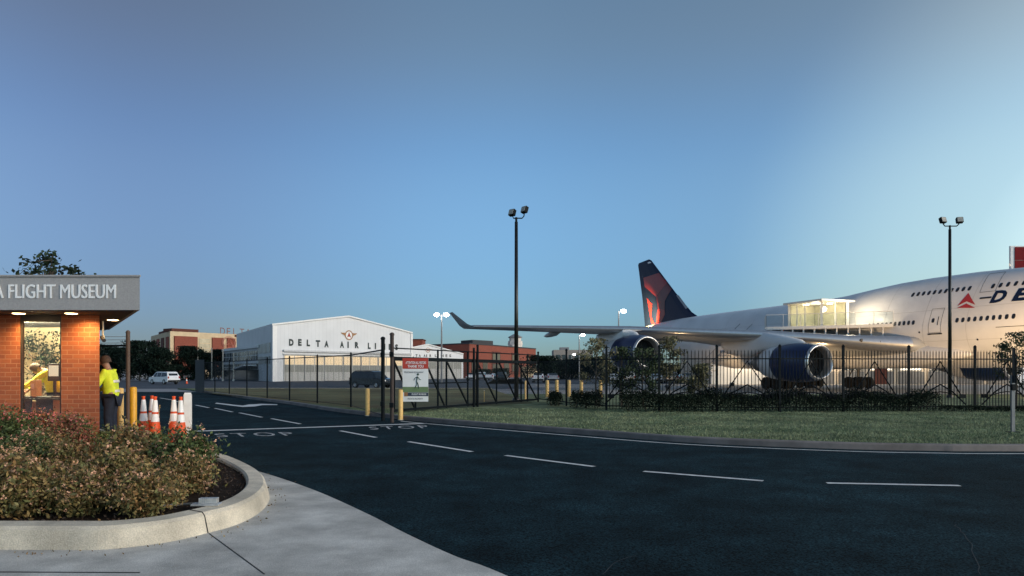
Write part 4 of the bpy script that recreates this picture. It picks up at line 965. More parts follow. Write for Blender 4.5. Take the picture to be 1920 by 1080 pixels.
# ================================================================== VEHICLES
TIRE = mat('tyre', (0.012, 0.012, 0.012), rough=.9)
RIM = mat('alloy', (0.5, 0.5, 0.5), rough=.35, metal=.7)
CGL = mat('car_glass', (0.012, 0.016, 0.02), rough=.08, spec=.7)
HL = mat('headlight_lens', (.7, .7, .7), rough=.2)
TLR = mat('tail_light', (.3, .01, .01), rough=.3)
def car(label, loc, rz, paint, L=4.8, W=1.9, H=1.78, kind='suv', cat='car', name='parked_car', group=None, det=True):
    t = thing(name, label, cat, loc, 0, group); hl = L / 2
    if kind == 'suv': prof = [(-hl, .45), (-hl, 1.0), (-hl + .08, 1.12), (-hl + .32, H - .12), (-hl + .6, H), (hl * .22, H), (hl * .36, H - .08), (hl * .62, 1.10), (hl * .95, .98), (hl, .82), (hl, .42), (hl * .9, .30), (-hl * .92, .32)]
    else: prof = [(-hl, .45), (-hl, .85), (-hl + .1, .95), (-hl * .62, 1.0), (-hl * .32, H - .06), (-.1, H), (hl * .18, H - .04), (hl * .55, .98), (hl * .93, .86), (hl, .7), (hl, .4), (hl * .9, .28), (-hl * .92, .3)]
    rings = []
    for y, s, dz in ((-1, .90, .0), (-.97, 1, 0), (-.5, 1, .02), (.5, 1, .02), (.97, 1, 0), (1, .90, 0)):
        rg = []
        for x, z in prof:
            tuck = 1 - max(0, (z - 1.0)) / (H - 1.0) * .22
            rg.append((x * (1 if abs(y) < .99 else .985), y * W / 2 * tuck, z if abs(y) < .99 else .4 + (z - .4) * .94 + .03))
        rings.append(rg)
    mb = MB(); mb.loft(rings); bd = mb.build('body', paint, t, world=False, bevel=.03)
    if det:
        zc, zt = 1.06, H - .12
        for s in (1, -1):
            mb = MB(); f = lambda z: s * (W / 2 * (1 - max(0, z - 1) / (H - 1) * .22) + .008)
            if kind == 'suv': sh = [[(-hl + .42, zt - .05), (-hl + .2, zc + .08), (-.75, zc + .02), (-.75, zt)], [(-.66, zt), (-.66, zc + .02), (.25, zc), (.25, zt)], [(.33, zt), (.33, zc), (hl * .56, zc), (hl * .33, zt - .02)]]
            else: sh = [[(-hl * .52, zc - .02), (-hl * .3, zt), (-.15, zt), (-.15, zc - .04)], [(-.07, zt), (-.07, zc - .04), (hl * .48, zc - .04), (hl * .17, zt)]]
            for q in sh: mb.add([(x, f(z), z) for x, z in q], [tuple(range(len(q)))])
            mb.build('side_window', CGL, t, world=False)
            MB().box((hl * .48, s * (W / 2 + .09), 1.08), (.12, .2, .13)).build('mirror', paint, t, world=False, bevel=.02)
            MB().box((hl - .06, s * (W / 2 - .28), .82), (.16, .4, .15)).build('headlight', HL, t, world=False, bevel=.02)
            MB().box((-hl + .03, s * (W / 2 - .14), .98), (.12, .2, .3)).build('tail_light', TLR, t, world=False, bevel=.02)
        mb = MB(); mb.add([(hl * .61, -W * .37, 1.13), (hl * .61, W * .37, 1.13), (hl * .36 + .02, W * .34, H - .1), (hl * .36 + .02, -W * .34, H - .1)], [(0, 1, 2, 3)])
        ws = mb.build('windscreen', CGL, t, world=False); ws.location.x = .03
        xb = -hl + (.12 if kind == 'suv' else .62)
        MB().box((-hl + .19, 0, 1.38), (.04, W * .7, .34), M=Matrix.Rotation(R(18), 4, 'Y')).build('rear_window', CGL, t, world=False)
        MB().box((-hl + .0, 0, .5), (.14, W * .95, .22)).box((hl - .02, 0, .48), (.14, W * .93, .22)).build('bumper', BLK, t, world=False, bevel=.03)
        mb = MB()
        if kind == 'suv':
            for s in (1, -1): mb.tube([(-hl * .7, s * W * .36, H + .05), (hl * .15, s * W * .36, H + .05)], .02, n=5).box((-hl * .68, s * W * .36, H + .02), (.05, .04, .06)).box((hl * .13, s * W * .36, H + .02), (.05, .04, .06))
            mb.build('roof_rack', BLK, t, world=False)
    for sx in (-1, 1):
        for s in (1, -1):
            M = Matrix.Translation((sx * hl * .62, s * (W / 2 - .10), .36)) @ Matrix.Rotation(R(90) * -s, 4, 'X')
            wh = MB().lathe([(.22, -.11), (.34, -.11), (.365, -.07), (.365, .09), (.34, .125), (.22, .125), (.22, -.11)], M, n=20).build('wheel', TIRE, t, world=False)
            if det: MB().lathe([(0, .10), (.06, .11), (.2, .09), (.225, .128)], M, n=10).build('rim', RIM, wh, world=False)
    t.rotation_euler.z = rz
    return t
WPT = mat('white_car_paint', (.72, .72, .72), rough=.25, var=.03, spec=.6)
BPT = mat('black_car_paint', (.012, .02, .03), rough=.2, var=.1, spec=.6)
SPT = mat('silver_car_paint', (.42, .42, .43), rough=.3, metal=.3, var=.04)
p = gp(308, 720.5); car('white SUV seen from behind on the grey apron at far left', (p.x, p.y, 0), R(148), WPT, L=4.6, H=1.78, name='suv')
p = gp(697, 727.5); car('dark SUV parked in front of the large white hangar', (p.x, p.y, 0.0), R(-32), BPT, L=4.9, H=1.83, name='suv')
p = gp(350, 720); cn_ = None
t = thing('traffic_cone', 'tiny far traffic cone on the apron right of the white SUV', 'traffic cone', (p.x, p.y, 0))
MB().box((0, 0, .02), (.4, .4, .04)).build('base', DARKPL, t, world=False); MB().lathe([(.14, .04), (.03, .9), (0, .9)], n=12).build('body', ORAN, t, world=False); MB().lathe([(.095, .45), (.06, .7)], n=12).build('reflective_band', WBAND, t, world=False)
cars = [(345, 150, SPT, 'sedan', 'silver'), (362, 152, WPT, 'suv', 'white'), (258, 170, SPT, 'sedan', 'silver'), (885, 150, WPT, 'sedan', 'white'), (903, 152, SPT, 'suv', 'silver'), (921, 150, WPT, 'sedan', 'white'), (942, 150, BPT, 'suv', 'black'), (1010, 118, WPT, 'sedan', 'white'),
        (1035, 118, SPT, 'sedan', 'silver'), (1150, 112, WPT, 'sedan', 'white'), (1175, 112, WPT, 'suv', 'white'), (1203, 112, SPT, 'sedan', 'silver'), (1230, 112, WPT, 'sedan', 'white'), (1258, 112, SPT, 'suv', 'silver'), (1284, 112, WPT, 'sedan', 'white'), (1311, 112, WPT, 'suv', 'white')]
wh_ = {345: 'beyond the white SUV at far left, nearer it', 362: 'beyond the small far cone at far left', 258: 'under the dark trees left of the white SUV', 885: 'before the brick building, first from its left end', 903: 'before the brick building, second from its left end', 921: 'before the brick building under its first window bay', 942: 'before the brick building, just left of the light pole',
       1010: 'behind the sliding gate, just right of the light pole', 1035: 'behind the first yellow bollards near the gate end', 1150: 'leftmost behind the black picket fence', 1175: 'second behind the picket fence under the outer engine', 1203: 'third behind the picket fence under the outer engine', 1230: 'fourth behind the picket fence, by the leafy tree trunks', 1258: 'fifth behind the picket fence, by the leafy tree trunks', 1284: 'sixth behind the picket fence, left of the museum building', 1311: 'nearest the left end of the museum building'}
pr = {}
for px, d, pt, kd, cn_ in cars:
    k = (pt.name, kd); loc = ((px - 960) * d / F, d, 0)
    if k not in pr: o = pr[k] = car('x', loc, 0, pt, L=4.6, H=1.45 if kd == 'sedan' else 1.75, kind=kd, group='cars parked in the background')
    else: o = copy_tree(pr[k])
    o.location = loc; o.rotation_euler.z = R(random.choice((78, 84, 92, 263, 70))); o['label'] = f'{cn_} parked {"SUV" if kd == "suv" else "car"} {wh_[px]}'

# ================================================================== JUMBO JET
JX, JY, JA = 43.6, 42.2, 0.3758
cA, sA = math.cos(JA), math.sin(JA)
def PB(s, lat, z): return Vector((JX - s * sA - lat * cA, JY + s * cA - lat * sA, z))
def jat(px, py, lat):
    k = (px - 960) / F; s = ((JX - lat * cA) - k * (JY - lat * sA)) / (sA + k * cA)
    return s, CAMH + (HZ - py) * (JY + s * cA - lat * sA) / F
FT = np.array([  # s, halfwidth, bottom, middle, top, hump narrowing
    (0, .12, 4.9, 5.1, 5.25, 0), (.8, 1.0, 3.95, 5.1, 6.35, 0), (2.5, 1.85, 3.0, 5.15, 7.7, .05), (5, 2.6, 2.4, 5.2, 9.0, .2), (8, 3.05, 2.12, 5.25, 9.5, .27), (12, 3.25, 2.05, 5.3, 9.65, .27),
    (16, 3.25, 2.05, 5.3, 9.8, .27), (20, 3.25, 2.05, 5.3, 9.8, .25), (23, 3.25, 2.05, 5.3, 9.7, .2), (26, 3.25, 2.05, 5.3, 9.45, .12), (29, 3.25, 2.05, 5.3, 9.15, .04), (32, 3.25, 2.05, 5.3, 9.0, 0), (40, 3.25, 2.05, 5.3, 9.0, 0),
    (46, 3.22, 2.15, 5.35, 9.0, 0), (51, 3.05, 2.85, 5.6, 8.98, 0), (56, 2.6, 3.9, 6.05, 8.9, 0), (61, 1.9, 5.1, 6.7, 8.7, 0), (65, 1.15, 6.1, 7.2, 8.4, 0), (68, .5, 6.9, 7.4, 7.95, 0), (68.7, .2, 7.2, 7.4, 7.65, 0)])
def fint(s): return [np.interp(s, FT[:, 0], FT[:, k]) for k in range(1, 6)]
def fring(s, n=48):
    w_, zb, zc, zt, h = fint(s); out = []
    for k in range(n):
        t = 2 * math.pi * k / n; c = math.cos(t); z = zc + (zt - zc) * c if c >= 0 else zc + (zc - zb) * c
        fac = 1 - h * max(0, c) ** 1.2 * 1.3 if c > 0 else 1
        out.append(PB(s, w_ * math.sin(t) * fac, z))
    return out
def side_lat(s, z):
    w_, zb, zc, zt, h = fint(s); c = (z - zc) / (zt - zc) if z > zc else (z - zc) / (zc - zb); c = max(-1, min(1, c))
    return w_ * math.sqrt(max(0, 1 - c * c)) * (1 - h * max(0, c) ** 1.2 * 1.3 if c > 0 else 1)
JW = mat('aircraft_white', (0.70, 0.69, 0.68), rough=.38, wear=(.35, .9, 1.04), var=.04, scale=.5, spec=.5)
JG = mat('aircraft_grey', (0.34, 0.35, 0.36), rough=.4, var=.07, scale=.7)
JLE = mat('polished_leading_edge', (0.62, 0.60, 0.58), rough=.28, metal=.85, var=.06)
JB = mat('engine_blue', (0.004, 0.018, 0.07), rough=.28, var=.1)
DARK = mat('duct_dark', (0.02, 0.022, 0.025), rough=.6)
TI = mat('exhaust_metal', (.16, .15, .14), rough=.45, metal=.6)
jet = thing('jumbo_jet', 'four-engined white airliner with blue engines and red and navy tail fin', 'airplane', (JX, JY, 0))
SS = [0, .3, .8, 1.6, 2.5, 3.7] + list(np.arange(5, 68, 1.0)) + [68, 68.4, 68.7]
fus = MB().loft([fring(s) for s in SS]).build('fuselage', JW, jet, smooth=True)
def skin_on(me, off=.02, zstep=.12, sstep=.5):
    """a flat drawing in (s, z) laid on the starboard side of the fuselage"""
    bm = bmesh.new(); bm.from_mesh(me)
    z0 = min(v.co.y for v in bm.verts); z1 = max(v.co.y for v in bm.verts); s0 = min(v.co.x for v in bm.verts); s1 = max(v.co.x for v in bm.verts)
    z = z0 + zstep
    while z < z1: bmesh.ops.bisect_plane(bm, geom=bm.verts[:] + bm.edges[:] + bm.faces[:], plane_co=(0, z, 0), plane_no=(0, 1, 0)); z += zstep
    s = s0 + sstep
    while s < s1: bmesh.ops.bisect_plane(bm, geom=bm.verts[:] + bm.edges[:] + bm.faces[:], plane_co=(s, 0, 0), plane_no=(1, 0, 0)); s += sstep
    for v in bm.verts: v.co = PB(v.co.x, side_lat(v.co.x, v.co.y) + off, v.co.y)
    bm.to_mesh(me); bm.free(); return me
def plate(pts):
    me = bpy.data.meshes.new('plate'); me.from_pydata([(p[0], p[1], 0) for p in pts], [], [tuple(range(len(pts)))]); return me
def pxs(px, py):
    lat = 3.2
    for _ in range(4): s, z = jat(px, py, lat); lat = side_lat(s, z)
    return s, z
# cabin windows
WIN = mat('cabin_window', (0.012, 0.014, 0.02), rough=.3)
def window_at(s, z, tilt=0.0):
    a, b = .13, .19; me = plate([(s + a * math.copysign(abs(math.cos(t)) ** .7, math.cos(t)) + 0, z + b * math.copysign(abs(math.sin(t)) ** .7, math.sin(t))) for t in [2 * math.pi * k / 12 for k in range(12)]])
    link('window', skin_on(me, .015, .1, 9), WIN, fus)
for k in range(11): window_at(pxs(1631, 605)[0] - k * (pxs(1631, 605)[0] - pxs(1713, 603)[0]) / 10, 5.85)
for k in range(10): window_at(pxs(1795, 599)[0] - k * (pxs(1795, 599)[0] - pxs(1900, 597)[0]) / 9, 5.78)
for k in range(11): window_at(pxs(1714, 549)[0] - k * (pxs(1714, 549)[0] - pxs(1818, 541)[0]) / 10, 8.33)
for k in range(11): window_at(pxs(1862, 537)[0] - k * .56, 8.30)
for k in range(7): window_at(pxs(1900, 597)[0] - 1.4 - k * .56, 5.75)
# doors: outline, window, sill
LINE = mat('panel_line', (0.12, 0.115, 0.11), rough=.6)
def outline(s0, s1, z0, z1, name='door_outline', w_=.03, slant=0.0):
    for q in (((s0, z0), (s0 + w_, z0), (s0 + w_ + slant, z1), (s0 + slant, z1)), ((s1, z0), (s1 + w_, z0), (s1 + w_ + slant, z1), (s1 + slant, z1)), ((s0 + slant, z1), (s1 + w_ + slant, z1), (s1 + w_ + slant, z1 + w_), (s0 + slant, z1 + w_)), ((s0, z0 - w_), (s1 + w_, z0 - w_), (s1 + w_, z0), (s0, z0))):
        link(name, skin_on(plate(q), .012), LINE, fus)
outline(17.0, 18.07, 4.92, 6.85)
link('door_sill', skin_on(plate([(16.9, 4.75), (18.15, 4.75), (18.15, 4.85), (16.9, 4.85)]), .03), WIN, fus)
window_at(17.75, 5.9); link('door_handle', skin_on(plate([(17.28, 5.5), (17.34, 5.5), (17.34, 6.2), (17.28, 6.2)]), .02), WIN, fus)
outline(13.35, 14.55, 7.9, 9.4, slant=.12)
link('panel_line', skin_on(plate([(8, 5.02), (12.6, 5.02), (12.6, 5.07), (8, 5.07)]), .012), LINE, fus)
link('flag_stripe', skin_on(plate([(13.45, 7.33), (14.35, 7.33), (14.35, 7.46), (13.45, 7.46)]), .02), WIN, fus)
# big lettering, letters run forward (s falls)
for i, c in enumerate('DELTA'):
    me = fit_text(c, 1.12, .96, bold=.045, italic=.12); s0 = 13.45 - i * 1.62
    bm = bmesh.new(); bm.from_mesh(me)
    for v in bm.verts: v.co = (s0 - v.co.x, 6.92 + v.co.y, 0)
    bm.to_mesh(me); bm.free(); link('lettering', skin_on(me, .025), NAVY, fus)
WRED = mat('emblem_red', (.40, .03, .03), rough=.4)
def crop7(pts): return [pxs(x / 4.153 + 1620, y / 4.153 + 380) for x, y in pts]
for poly in (((815, 702), (868, 795), (800, 768), (728, 805)), ((800, 785), (866, 818), (726, 820))):
    link('emblem', skin_on(plate(crop7(poly)), .025), WRED, fus)
# dark spots (static ports) on the skin
for s, z in ((18.9, 5.0), (14.1, 4.2)): link('port', skin_on(plate([(s + .08 * math.cos(t), z + .08 * math.sin(t)) for t in [k * .785 for k in range(8)]]), .02), WIN, fus)
MB().tube([PB(13.6, 0, 9.6), PB(13.75, 0, 10.15)], [.1, .03], n=6).build('antenna', JW, fus)
SEAM = mat('skin_seam', (0.50, 0.49, 0.48), rough=.5)
for s_ in (14.9, 18.6, 22.4, 26.2, 30.5, 35, 39.5, 44):
    link('skin_seam', skin_on(plate([(s_, 2.3), (s_ + .03, 2.3), (s_ + .03, fint(s_)[3] - .15), (s_, fint(s_)[3] - .15)]), .006, .2), SEAM, fus)
for z_ in (4.2, 6.75): link('skin_seam', skin_on(plate([(10.5, z_), (46, z_), (46, z_ + .025), (10.5, z_ + .025)]), .006, 9, .6), SEAM, fus)
# wing to body fairing
def fair(sg):
    rings = []
    for s, r, zc in ((14.6, .05, 3.1), (16.5, .45, 3.1), (19, .75, 3.1), (22, .95, 3.15), (28, 1.0, 3.2), (34, .95, 3.1), (38, .5, 2.9), (41, .05, 2.8)):
        rings.append([PB(s, sg * (2.7 + r * math.cos(t)), zc + 1.15 * r * math.sin(t)) for t in [2 * math.pi * k / 20 for k in range(20)]])
    MB().loft(rings).build('wing_fairing', JW, fus, smooth=True)
fair(1); fair(-1)
# wings
WS = [(2.2, 18.0, 35.2, 3.78, 1.75, -.55), (3.7, 19.1, 34.4, 3.95, 1.6, -.5), (7, 22.6, 35.6, 4.4, 1.15, -.4), (12, 27.3, 37.2, 5.05, .92, -.3), (21, 35.2, 42.0, 5.8, .62, -.15), (28, 41.4, 46.2, 6.15, .42, -.08), (33, 45.8, 49.5, 6.4, .30, -.04)]
AF = [(0, 0), (.004, .20), (.015, .36), (.04, .46), (.1, .52), (.25, .60), (.45, .56), (.7, .34), (1.0, .02), (1.0, -.02), (.7, -.20), (.45, -.38), (.25, -.44), (.1, -.40), (.04, -.33), (.015, -.24), (.004, -.13)]
def wsec(lat, le, te, z, th, inc, sg, grow=0.0, sub=None):
    P = []
    for c, h in (AF if sub is None else [AF[i] for i in sub]):
        P.append(PB(le + c * (te - le) - (grow if c < .05 else 0), sg * lat, z + h * th + inc * c + (grow if h > 0 else -grow)))
    return P
def lerp_ws(lat):
    A = np.array(WS); return [lat] + [float(np.interp(lat, A[:, 0], A[:, k])) for k in range(1, 6)]
for sg in (1, -1):
    wg = MB().loft([wsec(*wv, sg) for wv in WS]).build('wing', JG, jet, smooth=True)
    sub = [13, 14, 15, 16, 0, 1, 2, 3]
    MB().loft([wsec(*wv, sg, .015, sub) for wv in WS[1:]], closed=False, cap=False).build('leading_edge', JLE, wg, smooth=True)
    wl = [[PB(45.9, sg * 33.0, 6.40), PB(46.6, sg * 33.0, 6.52), PB(49.5, sg * 33.0, 6.42), PB(46.6, sg * 33.0, 6.32)],
          [PB(46.9, sg * 33.35, 6.72), PB(47.4, sg * 33.25, 6.76), PB(49.8, sg * 33.3, 6.70), PB(47.4, sg * 33.4, 6.64)],
          [PB(49.3, sg * 34.25, 8.12), PB(49.5, sg * 34.2, 8.14), PB(50.4, sg * 34.25, 8.10), PB(49.6, sg * 34.3, 8.08)]]
    MB().loft(wl).build('winglet', JG, wg)
    for lat in (8.5, 15.5, 19, 25):   # flap track fairings
        l, le, te, z, th, inc = lerp_ws(lat); rings = []
        for f, r in ((-.35, .03), (-.2, .24), (0.0, .3), (.15, .2), (.25, .03)):
            s = te + f * 7; rings.append([PB(s, sg * (lat + r * .7 * math.cos(t)), z + inc - .12 - .35 * r + r * math.sin(t) - max(0, f) * .8) for t in [2 * math.pi * k / 10 for k in range(10)]])
        MB().loft(rings).build('flap_track_fairing', JG, wg, smooth=True)
    # landing lights in the wing root
    for s in (20.9, 21.9):
        lat = 3.3 + (s - 19.1) * 1.06; M = Matrix.Translation(PB(s - .02, sg * lat, 4.02 + (lat - 3.3) * .13)) @ (PB(0, 0, 0) - PB(1, 0, 0)).to_track_quat('Z', 'Y').to_matrix().to_4x4()
        MB().lathe([(.0, .06), (.15, .05), (.18, -.15)], M, n=12).build('landing_light', TI, wg)
# engines
def engine(s0, lat, ze, sg):
    ax = (PB(1, 0, 0) - PB(0, 0, 0)); M = Matrix.Translation(PB(s0, sg * lat, ze)) @ ax.to_track_quat('Z', 'Y').to_matrix().to_4x4()
    en = MB().lathe([(1.46, .22), (1.56, .8), (1.64, 1.6), (1.66, 2.4), (1.62, 3.3), (1.52, 4.2)], M, n=40).build('engine', JB, jet, smooth=True, fix=False)
    MB().lathe([(1.12, .75), (1.16, .45), (1.22, .15), (1.29, .02), (1.34, 0), (1.40, .05), (1.461, .221)], M, n=40).build('inlet_lip', JLE, en, smooth=True, fix=False)
    MB().lathe([(1.119, .74), (1.15, 1.1), (1.18, 1.5)], M, n=40).build('inlet_duct', mat('duct_grey', (.04, .04, .04), rough=.5), en, smooth=True, fix=False)
    mb = MB().lathe([(0, 1.52), (1.18, 1.50)], M, n=40)
    for k in range(22):
        a = 2 * math.pi * k / 22; a2 = a + .2
        mb.add([M @ Vector((.3 * math.cos(a), .3 * math.sin(a), 1.42)), M @ Vector((1.15 * math.cos(a), 1.15 * math.sin(a), 1.38)), M @ Vector((1.15 * math.cos(a2), 1.15 * math.sin(a2), 1.5)), M @ Vector((.3 * math.cos(a2), .3 * math.sin(a2), 1.5))], [(0, 1, 2, 3)])
    mb.build('fan', DARK, en, fix=False)
    MB().lathe([(0, .95), (.12, 1.0), (.26, 1.2), (.34, 1.48)], M, n=20).build('spinner', TI, en, smooth=True)
    MB().lathe([(1.519, 4.201), (1.40, 5.2), (1.18, 6.1), (1.12, 6.1), (1.05, 5.4)], M, n=40).build('reverser_sleeve', JW, en, smooth=True, fix=False)
    MB().lathe([(1.0, 5.4), (.95, 6.2), (.72, 7.3), (.66, 7.3)], M, n=32).build('core_cowl', TI, en, smooth=True, fix=False)
    MB().lathe([(.5, 6.6), (.42, 7.5), (.05, 8.6)], M, n=24).build('exhaust_cone', TI, en, smooth=True, fix=False)
    l, le, te, z, th, inc = lerp_ws(lat); dz = z - ze; lead = le - s0
    prof = [(1.3, 1.45, .08), (2.2, 1.95, .35), (3.6, 2.25 if dz > 2.3 else dz + .05, .55), (lead + .3, dz + th * .30, .62), (lead + 2.2, dz - th * .25, .62), (lead + 5.5, dz - th * .3, .4), (lead + 6.5, dz - th * .4, .1)]
    low = [1.2, 1.2, 1.2, 1.0, .55, .9, dz - .9]
    rings = [];
    for (a, top, hw), lo in zip(prof, low):
        q = []
        for t in range(12):
            th_ = 2 * math.pi * t / 12; cz = (top + lo) / 2; hh_ = (top - lo) / 2
            q.append(PB(s0 + a, sg * lat + hw * math.copysign(abs(math.cos(th_)) ** .8, math.cos(th_)), ze + cz + hh_ * math.sin(th_)))
        rings.append(q)
    MB().loft(rings).build('pylon', JW, en, smooth=True)
for sg in (1, -1):
    engine(21.0, 11.7, 2.52, sg); engine(32.0, 21.0, 3.55, sg)
# tail fin and its pattern
fin = MB()
FN = [(8.0, 52.2, 65.9, .30), (8.75, 52.9, 65.95, .29), (9.6, 54.6, 66.1, .27), (12.5, 58.2, 66.6, .22), (17.6, 64.2, 67.8, .12), (17.85, 64.8, 67.6, .04)]
def fsec(z, le, te, t):
    c = te - le; return [PB(le + c * a, t * b, z + (0.17 * (1 - a) if z > 17 else 0)) for a, b in ((0, 0), (.03, .5), (.15, .9), (.4, 1), (.8, .45), (1, .03), (1, -.03), (.8, -.45), (.4, -1), (.15, -.9), (.03, -.5))]
fo = fin.loft([fsec(*q) for q in FN]).build('tail_fin', NAVY, jet, smooth=False)
FRED = mat('fin_red', (.26, .022, .022), rough=.35); FDRED = mat('fin_dark_red', (.12, .012, .016), rough=.35)
def fin_lat(s, z):
    A = np.array(FN); le, te, t = (np.interp(z, A[:, 0], A[:, k]) for k in (1, 2, 3)); a = min(1, max(0, (s - le) / (te - le)))
    return float(t * np.interp(a, (0, .03, .15, .4, .8, 1), (0, .5, .9, 1, .45, .03)))
def on_fin(me, sg, off=.012):
    off += .03
    bm = bmesh.new(); bm.from_mesh(me)
    for k in range(1, 60):
        bmesh.ops.bisect_plane(bm, geom=bm.verts[:] + bm.edges[:] + bm.faces[:], plane_co=(52 + k * .3, 0, 0), plane_no=(1, 0, 0))
    for k in range(1, 22): bmesh.ops.bisect_plane(bm, geom=bm.verts[:] + bm.edges[:] + bm.faces[:], plane_co=(0, 8 + k * .5, 0), plane_no=(0, 1, 0))
    bmesh.ops.triangulate(bm, faces=bm.faces[:])
    for v in bm.verts: v.co = PB(v.co.x, sg * (fin_lat(v.co.x, v.co.y) + off), v.co.y)
    bm.to_mesh(me); bm.free(); return me
def fpx(pts): return [jat(x / 6.355 + 1180, y / 6.355 + 470, .15) for x, y in pts]
for pts_, m_ in ((((163, 325), (350, 266), (447, 385), (326, 552), (180, 430)), FRED), (((447, 387), (503, 460), (432, 600), (430, 700), (345, 690), (328, 556)), FDRED), (((205, 560), (272, 640), (262, 790), (300, 868), (262, 870), (236, 720)), FRED),
                  (((345, 692), (428, 702), (432, 760), (380, 862), (322, 868)), FRED), (((215, 146), (245, 120), (258, 145), (228, 155)), LETW)):
    for sg in (1, -1): link('fin_marking', on_fin(plate(fpx(pts_)), sg, .012 if m_ is not FDRED else .013), m_, fo)
link('fin_marking', on_fin(plate(fpx(((555, 530), (580, 530), (690, 680), (675, 695)))), 1, .014), mat('fin_lettering', (.3, .3, .32)), fo)
for sg in (1, -1):
    MB().loft([[PB(60.0 + a * 6.6 if q == 0 else 66.2 + a * 2.6, sg * (1.2 if q == 0 else 11), (7.3 if q == 0 else 7.75) + h * (.55 if q == 0 else .2)) for a, h in AF] for q in (0, 1)]).build('stabilizer', JW, jet, smooth=True)
# landing gear
def gear(s, lat, zt, n=2):
    g_ = MB().tube([PB(s, lat, zt), PB(s, lat, .75)], .17, n=10).tube([PB(s - .2, lat, zt - .2), PB(s + 1.2, lat, 1.3)], .07, n=6).build('landing_gear', TI, jet)
    MB().bar(PB(s - .85 * (n - 1), lat, .62), PB(s + .85 * (n - 1), lat, .62), .2).build('bogie_beam', TI, g_)
    for ds in ((-.75, .75) if n == 2 else (0,)):
        for dl in (-.55, .55):
            M = Matrix.Translation(PB(s + ds, lat + dl, .62)) @ (PB(0, 1, 0) - PB(0, 0, 0)).to_track_quat('Z', 'Y').to_matrix().to_4x4()
            MB().lathe([(.0, -.1), (.28, -.12), (.3, -.2), (.55, -.22), (.61, -.14), (.61, .14), (.55, .22), (.3, .2), (.28, .12), (0, .1)], M, n=20).build('wheel', TIRE, g_)
for lat in (5.5, -5.5): gear(33, lat, 4.0)
for lat in (1.9, -1.9): gear(36.2, lat, 2.6)
gear(8.0, 0, 2.6, 1)

# ---- viewing deck standing over the wing
vp = thing('viewing_platform', 'white viewing deck with lit glass lounge standing over the jet wing', 'viewing platform', PB(28, 5, 0))
PW = mat('platform_white', (.66, .64, .60), rough=.5, var=.05)
D0, D1, D2, D3 = PB(21.3, 3.35, 5.6), PB(28.8, 10.4, 5.6), PB(32.2, 7.6, 5.6), PB(38.5, 3.35, 5.6)
MB().prism([(p.x, p.y) for p in (D0, D1, D2, D3)], 5.58, 5.86).build('deck', PW, vp, bevel=.02)
for k in range(11):
    f = (k + .5) / 11; p = D0.lerp(D1, f); l_ = 3.35 + 7.05 * f; ws_ = lerp_ws(l_); p = p.lerp(D2, .03)
    MB().tube([(p.x, p.y, 4.7 if k < 5 else 5.0), (p.x, p.y, 5.58)], .07, n=6).build('support_post', PW, vp)
RG = glass_mat('rail_glass', clear=.92); LG = glass_mat('lounge_glass', tint=(.95, .95, .9), clear=.85)
mb = MB(); mr_ = MB()
for a, b, n_ in ((D0, D1, 7), (D1, D2, 6)):
    for k in range(n_ + 1):
        p = a.lerp(b, k / n_); mb.tube([(p.x, p.y, 5.86), (p.x, p.y, 6.95)], .022, n=5)
    mb.tube([(a.x, a.y, 6.95), (b.x, b.y, 6.95)], .028, n=5); mr_.add([(a.x, a.y, 5.95), (b.x, b.y, 5.95), (b.x, b.y, 6.9), (a.x, a.y, 6.9)], [(0, 1, 2, 3)])
ro = mb.build('railing', PW, vp); mr_.build('glass_panel', RG, ro)
lo = MB().prism([(p.x, p.y) for p in (PB(25.6, 7.0, 0), PB(25.6, 3.0, 0), PB(30.4, 3.0, 0), PB(30.4, 7.0, 0))], 8.12, 8.30).build('lounge_roof', PW, vp, bevel=.02)
c_ = [PB(26.1, 6.5, 0), PB(26.1, 3.4, 0), PB(30.1, 6.5, 0), PB(30.1, 3.4, 0), PB(28.1, 6.5, 0), PB(26.1, 4.9, 0), PB(29.1, 6.5, 0)]
for i, p in enumerate(c_):
    wv = .11 if i < 4 else .05; MB().box((p.x, p.y, 6.99), (wv * 2, wv * 2, 2.26), rz=-JA).build('column', PW, vp)
for a, b in ((c_[0], c_[1]), (c_[0], c_[2])):
    MB().add([(a.x, a.y, 5.87), (b.x, b.y, 5.87), (b.x, b.y, 8.11), (a.x, a.y, 8.11)], [(0, 1, 2, 3)]).build('glass_wall', LG, vp)
bw_ = MB(); a, b = PB(30.0, 3.45, 0), PB(30.0, 6.4, 0); bw_.bar((a.x, a.y, 7.0), (b.x, b.y, 7.0), .08, hgt=2.2); a, b = PB(26.3, 3.5, 0), PB(29.9, 3.5, 0); bw_.bar((a.x, a.y, 7.0), (b.x, b.y, 7.0), .08, hgt=2.2)
bw_.build('inner_wall', mat('lounge_wall', (.46, .45, .33), rough=.7), vp)
for s, l_ in ((27.2, 5.6), (28.9, 5.6), (27.2, 4.4)):
    p = PB(s, l_, 8.06); MB().box(p, (.5, .5, .05), rz=-JA).build('ceiling_lamp', mat('lounge_lamp', (1, .95, .85), emit=(1.0, .82, .52), estr=4), vp)
spot(PB(28, 5.2, 7.8), 60, (1.0, .87, .66), parent=vp, kind='POINT', rad=.4)
spot(PB(24.4, 4.6, 7.6), 190, (1.0, .84, .60), parent=vp, kind='POINT', rad=.3)
st = MB()
for k in range(9):
    p = PB(38.5 + k * .9, 4.6, 0); st.box((p.x, p.y, 5.75 + 0.0 - k * .55), (1.1, 1.6, .06), rz=-JA)
a, b = PB(38.5, 5.4, 6.9), PB(46.2, 5.4, 2.2); st.tube([a, b], .04, n=5).tube([a - Vector((0, 0, 1.1)), b - Vector((0, 0, 1.1))], .07, n=5)
